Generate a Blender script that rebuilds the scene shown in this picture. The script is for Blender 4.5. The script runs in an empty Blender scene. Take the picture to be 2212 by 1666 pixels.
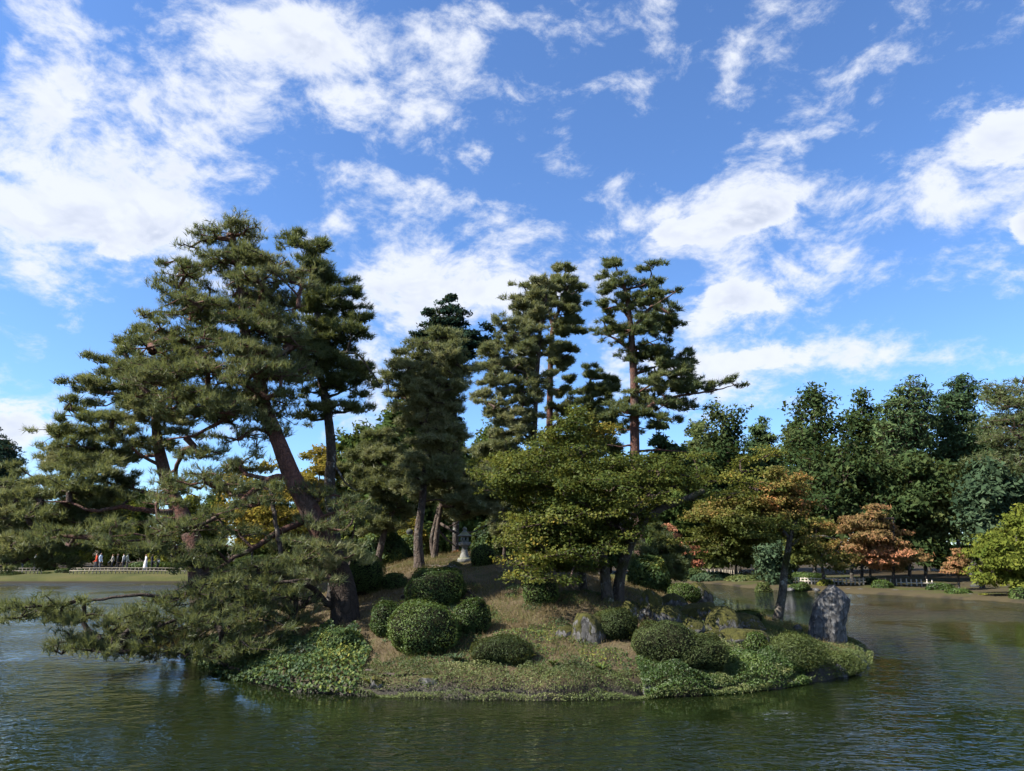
import bpy, math
import numpy as np
from mathutils import Vector, Matrix

# ------------------------------------------------------------------ camera
scene = bpy.context.scene
COL = scene.collection
FV, CX, CY, HOR = 1534.0, 1106.0, 833.0, 1199.0        # a 2212-wide layout grid
CAM_H = 2.3
PITCH = math.atan((HOR - CY) / FV)
cam_d = bpy.data.cameras.new('camera')
cam_d.sensor_width = 36.0
cam_d.lens = 36.0 * FV / 2212.0
cam_d.clip_start = 0.1
cam_d.clip_end = 3000
cam = bpy.data.objects.new('camera', cam_d)
cam.location = (0, 0, CAM_H)
cam.rotation_euler = (math.pi / 2 + PITCH, 0, 0)
COL.objects.link(cam)
scene.camera = cam

# ------------------------------------------------------------------ light
SUN_EL, SUN_AZ = math.radians(43), math.radians(-109)      # azimuth from +Y, clockwise; sun stands to the left
sun_vec = Vector((math.sin(SUN_AZ) * math.cos(SUN_EL), math.cos(SUN_AZ) * math.cos(SUN_EL), math.sin(SUN_EL)))
sd = bpy.data.lights.new('sun', 'SUN')
sd.energy = 5.0
sd.angle = math.radians(0.6)
sd.color = (1.0, 0.94, 0.84)
so = bpy.data.objects.new('sun', sd)
so.rotation_euler = sun_vec.to_track_quat('Z', 'Y').to_euler()
COL.objects.link(so)
scene.view_settings.view_transform = 'Standard'
scene.view_settings.look = 'None'
scene.view_settings.gamma = 1
scene.view_settings.exposure = 1.42
scene.view_settings.use_curve_mapping = False
scene.cycles.use_denoising = True
scene.cycles.adaptive_threshold = 0.03
scene.cycles.max_bounces = 6
scene.cycles.diffuse_bounces = 4
scene.cycles.glossy_bounces = 2
scene.cycles.transmission_bounces = 3
scene.cycles.sample_clamp_indirect = 4

# ------------------------------------------------------------------ node helper
class NT:
    def __init__(s, tree):
        s.t = tree
        s.n = tree.nodes
    def add(s, typ, **kw):
        nd = s.n.new(typ)
        for k, v in kw.items():
            setattr(nd, k, v)
        return nd
    def put(s, sock, v):
        if isinstance(v, bpy.types.NodeSocket):
            s.t.links.new(v, sock)
        elif v is not None:
            sock.default_value = v
    def m(s, op, a, b=None, c=None, clamp=False):
        nd = s.add('ShaderNodeMath', operation=op, use_clamp=clamp)
        for i, v in enumerate((a, b, c)):
            s.put(nd.inputs[i], v)
        return nd.outputs[0]
    def v(s, op, a, b=None, c=None):
        nd = s.add('ShaderNodeVectorMath', operation=op)
        for i, x in enumerate((a, b, c)):
            if x is not None:
                s.put(nd.inputs[i], x)
        return nd.outputs['Value'] if op in ('DOT_PRODUCT', 'LENGTH') else nd.outputs[0]
    def noise(s, vec, scale, detail=4, rough=0.5, dist=0.0, typ='3D'):
        nd = s.add('ShaderNodeTexNoise', noise_dimensions=typ)
        s.put(nd.inputs['Vector'], vec)
        nd.inputs['Scale'].default_value = scale
        nd.inputs['Detail'].default_value = detail
        nd.inputs['Roughness'].default_value = rough
        nd.inputs['Distortion'].default_value = dist
        return nd.outputs['Fac']
    def ramp(s, fac, stops, interp='LINEAR'):
        nd = s.add('ShaderNodeValToRGB')
        nd.color_ramp.interpolation = interp
        el = nd.color_ramp.elements
        while len(el) < len(stops):
            el.new(0.999)
        for e, (p, c) in zip(el, stops):
            e.position = p
            e.color = (c[0], c[1], c[2], 1)
        s.put(nd.inputs[0], fac)
        return nd.outputs[0]
    def mapr(s, val, a, b, c=0.0, d=1.0, smooth=True):
        nd = s.add('ShaderNodeMapRange', interpolation_type='SMOOTHSTEP' if smooth else 'LINEAR')
        s.put(nd.inputs[0], val)
        for i, x in enumerate((a, b, c, d)):
            s.put(nd.inputs[i + 1], x)
        return nd.outputs[0]
    def mix(s, fac, a, b):
        nd = s.add('ShaderNodeMix', data_type='RGBA')
        s.put(nd.inputs[0], fac)
        for i, x in ((6, a), (7, b)):
            if isinstance(x, tuple) and len(x) == 3:
                x = x + (1,)
            s.put(nd.inputs[i], x)
        return nd.outputs[2]

def px_dir(vx, vy):
    a, b = (vx - CX) / FV, -(vy - CY) / FV
    c, s_ = math.cos(PITCH), math.sin(PITCH)
    return np.array([a, c - b * s_, s_ + b * c])
def at(vx, vy, D):
    d = px_dir(vx, vy)
    return np.array([0, 0, CAM_H]) + d * (D / d[1])

# ------------------------------------------------------------------ sky
world = bpy.data.worlds.new('World')
scene.world = world
world.use_nodes = True
W = NT(world.node_tree)
W.n.clear()
SKY_STRENGTH = 0.071
world.cycles.sampling_method = 'MANUAL'
world.cycles.sample_map_resolution = 256
sky = W.add('ShaderNodeTexSky', sky_type='NISHITA', sun_disc=False, sun_elevation=SUN_EL, sun_rotation=SUN_AZ,
            altitude=50, air_density=1.0, dust_density=0.3, ozone_density=3.0)
geo = W.add('ShaderNodeNewGeometry')
D_ = W.v('MULTIPLY', W.add('ShaderNodeTexCoord').outputs['Generated'], (1, 1, 1))
sep = W.add('ShaderNodeSeparateXYZ')
W.put(sep.inputs[0], D_)
az = W.m('ARCTAN2', sep.outputs[0], sep.outputs[1])
el = W.m('ARCSINE', sep.outputs[2])
ae = W.add('ShaderNodeCombineXYZ')
W.put(ae.inputs[0], az)
W.put(ae.inputs[1], el)
AE = ae.outputs[0]
# cloud banks: (centre x, y, half width, half height, weight) on the layout grid, turned into azimuth / elevation
CLOUDS = [(40, 130, 130, 190, .75), (110, 370, 230, 130, .9), (330, 420, 170, 90, .85), (265, 530, 110, 50, .9), (60, 470, 160, 50, .8),
          (600, 70, 230, 90, .8), (760, 150, 190, 95, .7), (1000, 40, 240, 55, .75), (1000, 140, 80, 80, .6), (480, 230, 190, 90, .5), (250, 200, 90, 60, .4),
          (560, 340, 90, 50, .6), (775, 395, 45, 50, .6), (870, 360, 80, 35, .5), (1000, 360, 65, 45, .5), (430, 540, 110, 50, .8),
          (860, 520, 170, 55, .85), (1010, 610, 170, 60, 1.0), (900, 660, 120, 60, .9), (1140, 470, 100, 40, .45), (1230, 580, 110, 50, .7),
          (1580, 120, 200, 60, .6), (1800, 205, 80, 45, .65), (1980, 110, 220, 90, .35), (1240, 155, 40, 20, .5), (1215, 350, 30, 16, .5), (1330, 400, 70, 28, .45),
          (1540, 480, 170, 55, 1.1), (1650, 445, 90, 50, 1.0), (2140, 310, 140, 85, 1.1), (2040, 380, 70, 30, .7), (1640, 350, 150, 45, .5),
          (1580, 640, 150, 70, .9), (1800, 560, 110, 50, .6), (1650, 770, 230, 60, .85), (1900, 745, 110, 26, .7), (1480, 840, 180, 50, .8),
          (1990, 640, 120, 16, .45), (2205, 490, 45, 40, .8), (2205, 605, 50, 30, .6), (820, 790, 120, 90, .9),
          (10, 950, 75, 60, .95), (120, 612, 40, 18, .6), (25, 572, 50, 20, .5), (235, 690, 26, 9, .5), (1560, 200, 60, 25, .4), (1900, 450, 120, 30, .4)]
def cover_grid(A, E):
    t = np.zeros(A.shape)
    for (x, y, rx, ry, w) in CLOUDS:
        d = px_dir(x, y); d = d / np.linalg.norm(d)
        a0, e0 = math.atan2(d[0], d[1]), math.asin(d[2])
        d1 = px_dir(x + rx, y); d1 = d1 / np.linalg.norm(d1)
        d2 = px_dir(x, y - ry); d2 = d2 / np.linalg.norm(d2)
        ra = max(abs(math.atan2(d1[0], d1[1]) - a0), .03)
        re = max(abs(math.asin(d2[2]) - e0), .022)
        t += w * .42 ** (((A - a0) / ra) ** 2 + ((E - e0) / re) ** 2)
    return np.minimum(t, 1.25) / 1.25
AMAX, EMAX, NR, NC = .68, .84, 21, 32
DE = EMAX / (NR - 1)
rows = cover_grid(*np.meshgrid(np.linspace(-AMAX, AMAX, NC), np.arange(NR) * DE))
wn = W.add('ShaderNodeTexNoise'); W.put(wn.inputs['Vector'], D_); wn.inputs['Scale'].default_value = 7.0; wn.inputs['Detail'].default_value = 2
warp = wn.outputs['Fac']
azf = W.m('ADD', W.mapr(az, -AMAX, AMAX, 0, 1, False), W.m('MULTIPLY', W.m('SUBTRACT', warp, .5), .05))
elv = W.add('ShaderNodeCombineXYZ')
for i in range(3):
    W.put(elv.inputs[i], el)
acc = 0.0
for k in range(0, NR, 3):
    cr = W.ramp(azf, [(j / (NC - 1), rows[k:k + 3, j]) for j in range(NC)])
    wt = W.v('ABSOLUTE', W.v('MULTIPLY_ADD', elv.outputs[0], (1 / DE,) * 3, (-k, -(k + 1), -(k + 2))))
    wt = W.v('MAXIMUM', W.v('SUBTRACT', (1, 1, 1), wt), (0, 0, 0))
    acc = W.m('ADD', W.v('DOT_PRODUCT', cr, wt), acc)
acc = W.m('MULTIPLY', acc, 1.25)
# a flat cloud layer: direction projected on a plane overhead
zz = W.m('MAXIMUM', W.m('ADD', sep.outputs[2], 0.10), 0.03)
pl = W.v('DIVIDE', D_, None)
cz = W.add('ShaderNodeCombineXYZ')
for i in range(3):
    W.put(cz.inputs[i], zz)
W.put(pl.node.inputs[1], cz.outputs[0])
P = W.v('MULTIPLY', pl, (1, 1, 0))
mp = W.add('ShaderNodeMapping')
mp.inputs['Rotation'].default_value = (0, math.radians(-28), 0)
mp.inputs['Scale'].default_value = (1, 1, 1.7)
W.put(mp.inputs[0], D_)
Q = W.v('MULTIPLY_ADD', wn.outputs['Color'], (.07, .07, .09), mp.outputs[0])
n1 = W.noise(Q, 12.0, 7, .64)
n2 = W.noise(P, 1.1, 3, .5)
# beyond the frame the same broken cloud goes on
inside = W.m('MULTIPLY', W.mapr(W.m('ABSOLUTE', az), .62, .78, 1, 0), W.mapr(el, .66, .85, 1, 0))
outer = W.mapr(n2, .44, .62, 0, .9)
cover = W.m('ADD', W.m('MULTIPLY', W.m('MINIMUM', acc, 1.25), inside), W.m('MULTIPLY', outer, W.m('SUBTRACT', 1.0, inside)))
dens = W.m('ADD', cover, W.m('MULTIPLY', W.m('SUBTRACT', n1, .5), 3.5))
alpha = W.mapr(dens, .15, 1.10, 0, .95)
# denser cumulus with firmer edges
cum = 0.0
for (x, y, rx, ry) in [(1530, 492, 150, 44), (1655, 445, 80, 44), (2160, 300, 130, 80), (1585, 650, 130, 52), (1000, 625, 150, 46), (2225, 492, 50, 40), (255, 540, 100, 34), (20, 930, 110, 60), (1640, 775, 170, 40)]:
    d = px_dir(x, y); d = d / np.linalg.norm(d)
    a0, e0 = math.atan2(d[0], d[1]), math.asin(d[2])
    d1 = px_dir(x + rx, y); d1 = d1 / np.linalg.norm(d1)
    d2 = px_dir(x, y - ry); d2 = d2 / np.linalg.norm(d2)
    q = W.v('MULTIPLY_ADD', AE, (1 / (math.atan2(d1[0], d1[1]) - a0), 1 / (math.asin(d2[2]) - e0), 0), (-a0 / (math.atan2(d1[0], d1[1]) - a0), -e0 / (math.asin(d2[2]) - e0), 0))
    cum = W.m('ADD', W.m('POWER', 0.42, W.v('DOT_PRODUCT', q, q)), cum)
dens2 = W.m('ADD', cum, W.m('MULTIPLY', W.m('SUBTRACT', n1, .5), 2.2))
alpha = W.m('MAXIMUM', alpha, W.mapr(dens2, .38, .74, 0, .96))
dens = W.m('MAXIMUM', dens, W.m('MULTIPLY', dens2, 1.25))
# shading of the clouds: thick parts away from the sun go grey-lavender
n1b = W.noise(W.v('ADD', Q, (-.022, 0, .03)), 12.0, 3, .6)
lit = W.mapr(W.m('SUBTRACT', n1, n1b), -.14, .14, 0, 1)
thick = W.mapr(dens, .75, 1.7, 0, 1)
shade = W.m('MULTIPLY', thick, W.m('SUBTRACT', 1.0, lit))
ccol = W.mix(shade, (4.9, 5.15, 5.7), (3.3, 3.65, 4.5))
skyc = W.v('MULTIPLY', sky.outputs[0], (.78, 1.0, 1.28))
fin = W.mix(alpha, skyc, ccol)
bg = W.add('ShaderNodeBackground')
bg.inputs['Strength'].default_value = SKY_STRENGTH
W.put(bg.inputs['Color'], fin)
W.put(W.add('ShaderNodeOutputWorld').inputs[0], bg.outputs[0])

# ------------------------------------------------------------------ mesh helpers
def link(o, parent=None):
    COL.objects.link(o)
    if parent is not None:
        o.parent = parent
    return o
def tag(o, label=None, cat=None, group=None, kind=None):
    if label: o['label'] = label
    if cat: o['category'] = cat
    if group: o['group'] = group
    if kind: o['kind'] = kind
    return o
def empty(name, loc, label, cat, group=None):
    e = bpy.data.objects.new(name, None)
    e.empty_display_size = .2
    e.location = tuple(float(c) for c in loc)
    link(e)
    return tag(e, label, cat, group)
def mesh_obj(name, V, F, mats, parent=None, tint=None, smooth=False, midx=None, origin=None):
    """V (n,3) world positions; F (m,3) or (m,4); local to the parent's or the given origin."""
    V = np.asarray(V, np.float32)
    F = np.asarray(F, np.int32)
    off = np.zeros(3, np.float32)
    if parent is not None:
        q = parent
        while q is not None:
            off += np.array(q.location, np.float32); q = q.parent
    elif origin is not None:
        off = np.array(origin, np.float32)
    me = bpy.data.meshes.new(name)
    me.vertices.add(len(V)); me.vertices.foreach_set('co', (V - off).ravel())
    k = F.shape[1]
    me.loops.add(F.size); me.loops.foreach_set('vertex_index', F.ravel())
    me.polygons.add(len(F)); me.polygons.foreach_set('loop_start', np.arange(0, F.size, k, dtype=np.int32))
    for m in (mats if isinstance(mats, (list, tuple)) else [mats]):
        me.materials.append(m)
    if midx is not None:
        me.polygons.foreach_set('material_index', np.asarray(midx, np.int32))
    if smooth:
        me.polygons.foreach_set('use_smooth', np.ones(len(F), bool))
    if tint is not None:
        a = me.attributes.new('tint', 'FLOAT', 'POINT')
        a.data.foreach_set('value', np.asarray(tint, np.float32))
    me.update(calc_edges=True)
    o = bpy.data.objects.new(name, me)
    if parent is None and origin is not None:
        o.location = tuple(float(c) for c in off)
    return link(o, parent)

def unit(a):
    return a / np.maximum(np.linalg.norm(a, axis=-1, keepdims=True), 1e-9)
def hash2(ix, iy, seed):
    h = (ix.astype(np.int64) * 374761393 + iy.astype(np.int64) * 668265263 + seed * 974634777) & 0x7fffffff
    h = ((h ^ (h >> 13)) * 1274126177) & 0x7fffffff
    return ((h ^ (h >> 16)) & 0xffff) / 65535.0
def vnoise(x, y, seed=0):
    ix, iy = np.floor(x), np.floor(y)
    fx, fy = x - ix, y - iy
    fx, fy = fx * fx * (3 - 2 * fx), fy * fy * (3 - 2 * fy)
    a, b = hash2(ix, iy, seed), hash2(ix + 1, iy, seed)
    c, d = hash2(ix, iy + 1, seed), hash2(ix + 1, iy + 1, seed)
    return (a * (1 - fx) + b * fx) * (1 - fy) + (c * (1 - fx) + d * fx) * fy
def fbm(x, y, seed=0, o=4):
    s, a, t = 0, .5, 0
    for i in range(o):
        s = s + a * vnoise(x * 2 ** i, y * 2 ** i, seed + i); t += a; a *= .5
    return s / t
def n3(p, seed=0):
    return (vnoise(p[:, 0] + 7.1 * seed, p[:, 1] + p[:, 2] * .61, seed) + vnoise(p[:, 1] + 3.3, p[:, 2] - p[:, 0] * .37, seed + 5)
            + vnoise(p[:, 2] + 9.2, p[:, 0] + p[:, 1] * .47, seed + 9)) / 3

def sdf(poly, x, y):
    """distance to a polygon's outline, positive inside"""
    p = np.stack([x, y], -1)
    A = np.array(poly, float); B = np.roll(A, -1, 0)
    dmin = np.full(x.shape, 1e9); inside = np.zeros(x.shape, bool)
    for a, b in zip(A, B):
        ab = b - a
        t = np.clip(((p - a) @ ab) / (ab @ ab), 0, 1)
        dmin = np.minimum(dmin, np.linalg.norm(p - (a + t[..., None] * ab), axis=-1))
        c = ((a[1] > y) != (b[1] > y)) & (x < (b[0] - a[0]) * (y - a[1]) / (b[1] - a[1] + 1e-12) + a[0])
        inside ^= c
    return np.where(inside, dmin, -dmin)
def smooth_poly(p, it=2):
    p = np.array(p, float)
    for _ in range(it):
        q = np.roll(p, -1, 0)
        p = np.stack([.75 * p + .25 * q, .25 * p + .75 * q], 1).reshape(-1, 2)
    return p

# ------------------------------------------------------------------ materials
def newmat(name):
    m = bpy.data.materials.new(name)
    m.use_nodes = True
    t = NT(m.node_tree)
    t.n.clear()
    out = t.add('ShaderNodeOutputMaterial')
    return m, t, out
def principled(t, out, col, rough=.8, spec=.3, normal=None):
    p = t.add('ShaderNodeBsdfPrincipled')
    t.put(p.inputs['Base Color'], col if not isinstance(col, tuple) else col + (1,))
    t.put(p.inputs['Roughness'], rough)
    p.inputs['Specular IOR Level'].default_value = spec
    if normal is not None:
        t.put(p.inputs['Normal'], normal)
    t.put(out.inputs[0], p.outputs[0])
    return p
def bump(t, h, strength=.5, dist=.02):
    b = t.add('ShaderNodeBump')
    b.inputs['Strength'].default_value = strength
    b.inputs['Distance'].default_value = dist
    t.put(b.inputs['Height'], h)
    return b.outputs[0]
def objco(t):
    return t.add('ShaderNodeTexCoord').outputs['Object']
def leafmat(name, stops, trans=.3, rough=.5, spec=.25):
    m, t, out = newmat(name)
    at_ = t.add('ShaderNodeAttribute', attribute_name='tint')
    col = t.ramp(at_.outputs['Fac'], stops)
    df = t.add('ShaderNodeBsdfDiffuse'); t.put(df.inputs[0], col)
    tr = t.add('ShaderNodeBsdfTranslucent')
    t.put(tr.inputs[0], t.mix(.45, col, (.20, .20, .03)))
    mx = t.add('ShaderNodeMixShader'); mx.inputs[0].default_value = trans
    t.put(mx.inputs[1], df.outputs[0]); t.put(mx.inputs[2], tr.outputs[0])
    gl = t.add('ShaderNodeBsdfGlossy'); gl.inputs['Color'].default_value = (1, 1, 1, 1); gl.inputs['Roughness'].default_value = rough
    if spec == 0:
        t.put(out.inputs[0], mx.outputs[0])
        return m
    m3 = t.add('ShaderNodeMixShader'); m3.inputs[0].default_value = spec * .05
    t.put(m3.inputs[1], mx.outputs[0]); t.put(m3.inputs[2], gl.outputs[0])
    t.put(out.inputs[0], m3.outputs[0])
    return m
def barkmat(name, c1, c2, c3=None, lichen=0.0, scale=9.0, foot=None):
    m, t, out = newmat(name)
    co = objco(t)
    mp = t.add('ShaderNodeMapping'); mp.inputs['Scale'].default_value = (1, 1, .38)
    t.put(mp.inputs[0], co)
    wv_ = t.add('ShaderNodeTexNoise'); wv_.inputs['Scale'].default_value = 6; wv_.inputs['Detail'].default_value = 4
    t.put(wv_.inputs['Vector'], co)
    vo = t.add('ShaderNodeTexVoronoi', feature='DISTANCE_TO_EDGE'); vo.inputs['Scale'].default_value = scale
    t.put(vo.inputs['Vector'], t.v('MULTIPLY_ADD', wv_.outputs['Color'], (.28, .28, .2), mp.outputs[0]))
    crack = t.mapr(vo.outputs['Distance'], 0, .16)
    nz = t.noise(co, 14, 6, .65)
    base = t.mix(t.mapr(nz, .3, .7), c1, c2)
    if c3 is not None:
        base = t.mix(t.mapr(t.noise(co, 1.6, 4, .6), .45, .62), base, c3)
    if lichen:
        base = t.mix(t.m('MULTIPLY', t.mapr(t.noise(co, 5.5, 6, .7), .56, .64), lichen), base, (.33, .34, .30))
    if foot:
        sz = t.add('ShaderNodeSeparateXYZ'); t.put(sz.inputs[0], co)
        base = t.mix(t.mapr(t.m('ADD', sz.outputs[2], t.m('MULTIPLY', nz, 1.2)), .9, 3.4, 1, 0), base, foot)
    col = t.mix(crack, t.mix(.35, base, (.012, .009, .008)), base)
    h = t.m('ADD', t.m('MULTIPLY', crack, .8), t.m('MULTIPLY', nz, .6))
    principled(t, out, col, .9, .2, bump(t, h, .9, .025))
    return m

M = {}
M['needle'] = leafmat('pine_needles', [(0, (.095, .062, .034)), (.05, (.048, .066, .030)), (.45, (.098, .125, .056)), (.8, (.155, .175, .082)), (1, (.235, .225, .110))], .42, .42)
M['needle_dark'] = leafmat('dark_pine_needles', [(0, (.040, .058, .026)), (.6, (.085, .115, .048)), (1, (.150, .170, .072))], .42, .42)
M['needle_pale'] = leafmat('pale_pine_needles', [(0, (.066, .084, .040)), (.5, (.140, .160, .078)), (1, (.250, .240, .120))], .42, .42)
M['fir'] = leafmat('fir_needles', [(0, (0.010, 0.023, 0.018)), (.7, (0.023, 0.047, 0.034)), (1, (0.046, 0.072, 0.042))], .1, .45, 0.0)
M['conifer'] = leafmat('conifer_sprays', [(0, (0.021, 0.042, 0.023)), (.6, (0.049, 0.083, 0.036)), (1, (0.098, 0.130, 0.049))], .15, .5, 0.0)
M['maple'] = leafmat('maple_leaves', [(0, (.026, .045, .011)), (.5, (.068, .090, .020)), (.85, (.140, .140, .028)), (1, (.26, .19, .035))], .38, .5, .1)
M['maple_mix'] = leafmat('turning_maple_leaves', [(0, (.048, .068, .018)), (.42, (.095, .108, .026)), (.7, (.20, .135, .042)), (1, (.44, .155, .068))], .38, .5, .1)
M['maple_orange'] = leafmat('orange_maple_leaves', [(0, (.085, .075, .028)), (.5, (.200, .125, .058)), (1, (.36, .155, .085))], .34, .55, 0.0)
M['maple_red'] = leafmat('red_maple_leaves', [(0, (.17, .065, .035)), (.6, (.30, .115, .07)), (1, (.36, .17, .10))], .3, .55, 0.0)
M['maple_yellow'] = leafmat('yellow_maple_leaves', [(0, (.070, .085, .020)), (.5, (.17, .140, .028)), (1, (.32, .21, .045))], .38, .5, 0.0)
M['broad'] = leafmat('evergreen_leaves', [(0, (.016, .030, .011)), (.6, (.040, .062, .023)), (1, (.082, .098, .036))], .2, .38, 0.0)
M['broad_mid'] = leafmat('mixed_leaves', [(0, (0.023, 0.044, 0.016)), (.6, (0.058, 0.086, 0.023)), (1, (0.124, 0.137, 0.033))], .25, .45, 0.0)
M['yellowgreen'] = leafmat('yellow_green_leaves', [(0, (0.058, 0.085, 0.016)), (.6, (0.143, 0.163, 0.029)), (1, (0.273, 0.247, 0.052))], .35, .5, 0.0)
M['camellia'] = leafmat('blue_green_leaves', [(0, (.022, .040, .022)), (.6, (.048, .076, .040)), (1, (.090, .120, .066))], .15, .45, 0.0)
M['azalea'] = leafmat('clipped_azalea_leaves', [(0, (0.016, 0.031, 0.009)), (.55, (0.042, 0.075, 0.017)), (1, (0.091, 0.127, 0.029))], .22, .42)
M['azalea_olive'] = leafmat('olive_azalea_leaves', [(0, (.018, .026, .010)), (.6, (.040, .056, .019)), (1, (.075, .090, .032))], .22, .5, .1)
M['ivy'] = leafmat('ivy_leaves', [(0, (0.013, 0.029, 0.013)), (.55, (0.039, 0.075, 0.023)), (.85, (0.098, 0.130, 0.029)), (1, (0.195, 0.195, 0.039))], .25, .55, .2)
M['sasa'] = leafmat('low_cover_leaves', [(0, (0.029, 0.044, 0.013)), (.6, (0.072, 0.098, 0.026)), (1, (0.156, 0.163, 0.058))], .25, .5)
M['grass_dry'] = leafmat('dry_grass', [(0, (.065, .043, .022)), (.5, (.135, .100, .050)), (.76, (.190, .148, .075)), (.9, (.085, .092, .030)), (1, (.095, .110, .034))], .25, .7, .1)
M['lawn'] = leafmat('lawn_blades', [(0, (0.130, 0.130, 0.033)), (1, (0.260, 0.234, 0.072))], .25, .7, .1)
M['red_bark'] = barkmat('red_pine_bark', (.135, .060, .042), (.080, .042, .034), (.110, .075, .060), foot=(.040, .031, .025))
M['grey_bark'] = barkmat('grey_pine_bark', (.060, .045, .036), (.105, .080, .065), (.045, .034, .028), .25, 7)
M['dark_bark'] = barkmat('lichened_dark_bark', (.035, .030, .026), (.075, .065, .056), (.05, .04, .034), .75, 8)
M['brown_bark'] = barkmat('thin_branch_bark', (.052, .034, .028), (.095, .066, .054))
M['maple_bark'] = barkmat('maple_bark', (.085, .070, .058), (.050, .042, .034), (.045, .048, .016), .55, 6)
def make_core():  # near-black colour painting the shade inside shrubs and lantern windows
    m, t, out = newmat('dark_interior_paint')
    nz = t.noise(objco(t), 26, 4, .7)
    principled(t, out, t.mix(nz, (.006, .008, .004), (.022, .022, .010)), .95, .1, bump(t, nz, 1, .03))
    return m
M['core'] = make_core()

# ------------------------------------------------------------------ terrain
def wl(vx, vy):
    """where a line of sight meets the water"""
    d = px_dir(vx, vy)
    k_ = -CAM_H / d[2]
    return (d[0] * k_, d[1] * k_)
ISL = [wl(470, 1452), wl(520, 1470), wl(600, 1489), wl(700, 1499), wl(860, 1505), wl(1000, 1510), wl(1120, 1512), wl(1250, 1511), wl(1400, 1507), wl(1560, 1499), wl(1690, 1485), wl(1790, 1467), wl(1850, 1452), wl(1868, 1436),
       (8.35, 17.6), (8.8, 19), (9.0, 20.5), (8.8, 22.3), (7.6, 24.2), (6.9, 27), (5.8, 31), (3.0, 34), (-2, 35), (-6, 33), (-8.8, 29), (-9.9, 25), (-10.0, 22), (-9.4, 20.2), (-8.2, 18.6), (-7.1, 17)]
ISL = smooth_poly(ISL, 2)
def isl_h(x, y):
    x = np.asarray(x, float); y = np.asarray(y, float)
    d = sdf(ISL, x, y) + .5 * (fbm(x * 1.3, y * 1.3, 3, 5) - .5)
    up = np.where(d > 0, .07 + 2.9 * (1 - np.exp(-np.maximum(d, 0) / 8.0)) + .10 * (1 - np.exp(-np.maximum(d, 0) / .12)), np.maximum(d * 1.6, -.9))
    up = up - .5 * np.clip((x - 1.5) / 5, 0, 1) * np.clip(d / 4, 0, 1) + .34 * np.exp(-((x + 2.2) / 3.2) ** 2 - ((y - 23.5) / 4.2) ** 2)
    return up + (.16 * (fbm(x * .7, y * .7, 11, 3) - .5) + .05 * (fbm(x * 3, y * 3, 17, 3) - .5)) * np.clip(d, 0, 1)
def hit(vx, vy, d0=9.0, d1=34.0, hf=isl_h):
    """where the line of sight through a layout point meets the ground"""
    Ds = np.linspace(d0, d1, 600)
    d = px_dir(vx, vy); k = Ds / d[1]
    z = CAM_H + d[2] * k
    g = hf(d[0] * k, Ds)
    i = np.argmax(g >= z) if (g >= z).any() else int(np.argmax(np.where(Ds < 28, g - z, -9)))
    return np.array([d[0] * k[i], Ds[i], g[i]])
POND = [(-80, 62), (-20, 62), (0, 64), wl(1450, 1258), wl(1545, 1262), wl(1630, 1272), wl(1700, 1277), wl(1840, 1282), wl(1960, 1288), wl(2060, 1294), wl(2130, 1298), wl(2225, 1305), (34, 30), (44, 18), (60, 3), (30, 1.6), (-30, 1.6), (-80, 3)]
POND = smooth_poly(POND, 1)
def bank_h(x, y):
    x = np.asarray(x, float); y = np.asarray(y, float)
    d = -sdf(POND, x, y) + .35 * (fbm(x * .6, y * .6, 31, 3) - .5)
    dd = np.maximum(d, 0)
    lowr = 1 - .6 * np.clip((x - 6) / 8, 0, 1)
    return np.where(d > 0, .05 + .22 * lowr * (1 - np.exp(-dd / .35)) + .55 * lowr * (1 - np.exp(-dd / 2.6)) + .012 * np.maximum(dd - 8, 0) + .1 * (fbm(x * .4, y * .4, 37, 3) - .5) * np.clip(dd, 0, 1), np.maximum(d * .8, -1.2))

def grid(name, xs, ys, hf, mat):
    X, Y = np.meshgrid(xs, ys)
    Z = hf(X, Y)
    V = np.stack([X, Y, Z], -1).reshape(-1, 3)
    nx, ny = len(xs), len(ys)
    i = np.arange(nx * ny).reshape(ny, nx)
    F = np.stack([i[:-1, :-1], i[:-1, 1:], i[1:, 1:], i[1:, :-1]], -1).reshape(-1, 4)
    return mesh_obj(name, V, F, mat, smooth=True)
def earthmat(name, stops, scale):
    m, t, out = newmat(name)
    co = objco(t)
    a = t.noise(co, scale, 8, .65)
    b = t.noise(co, scale * 12, 5, .7)
    f = t.m('ADD', t.m('MULTIPLY', a, .7), t.m('MULTIPLY', b, .3))
    sz = t.add('ShaderNodeSeparateXYZ'); t.put(sz.inputs[0], co)
    wet = t.mapr(t.m('ADD', sz.outputs[2], t.m('MULTIPLY', t.m('SUBTRACT', a, .5), .5)), .10, .30, 1, 0)
    col = t.mix(wet, t.ramp(f, stops), t.mix(b, (.010, .009, .006), (.028, .023, .014)))
    principled(t, out, col, t.mapr(wet, 0, 1, .95, .55), .2, bump(t, b, .8, .03))
    return m
M['island_soil'] = earthmat('leaf_litter_soil', [(.32, (.032, .025, .015)), (.45, (.062, .046, .027)), (.55, (.088, .068, .038)), (.63, (.050, .053, .020)), (.75, (.095, .070, .042))], 1.3)
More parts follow.
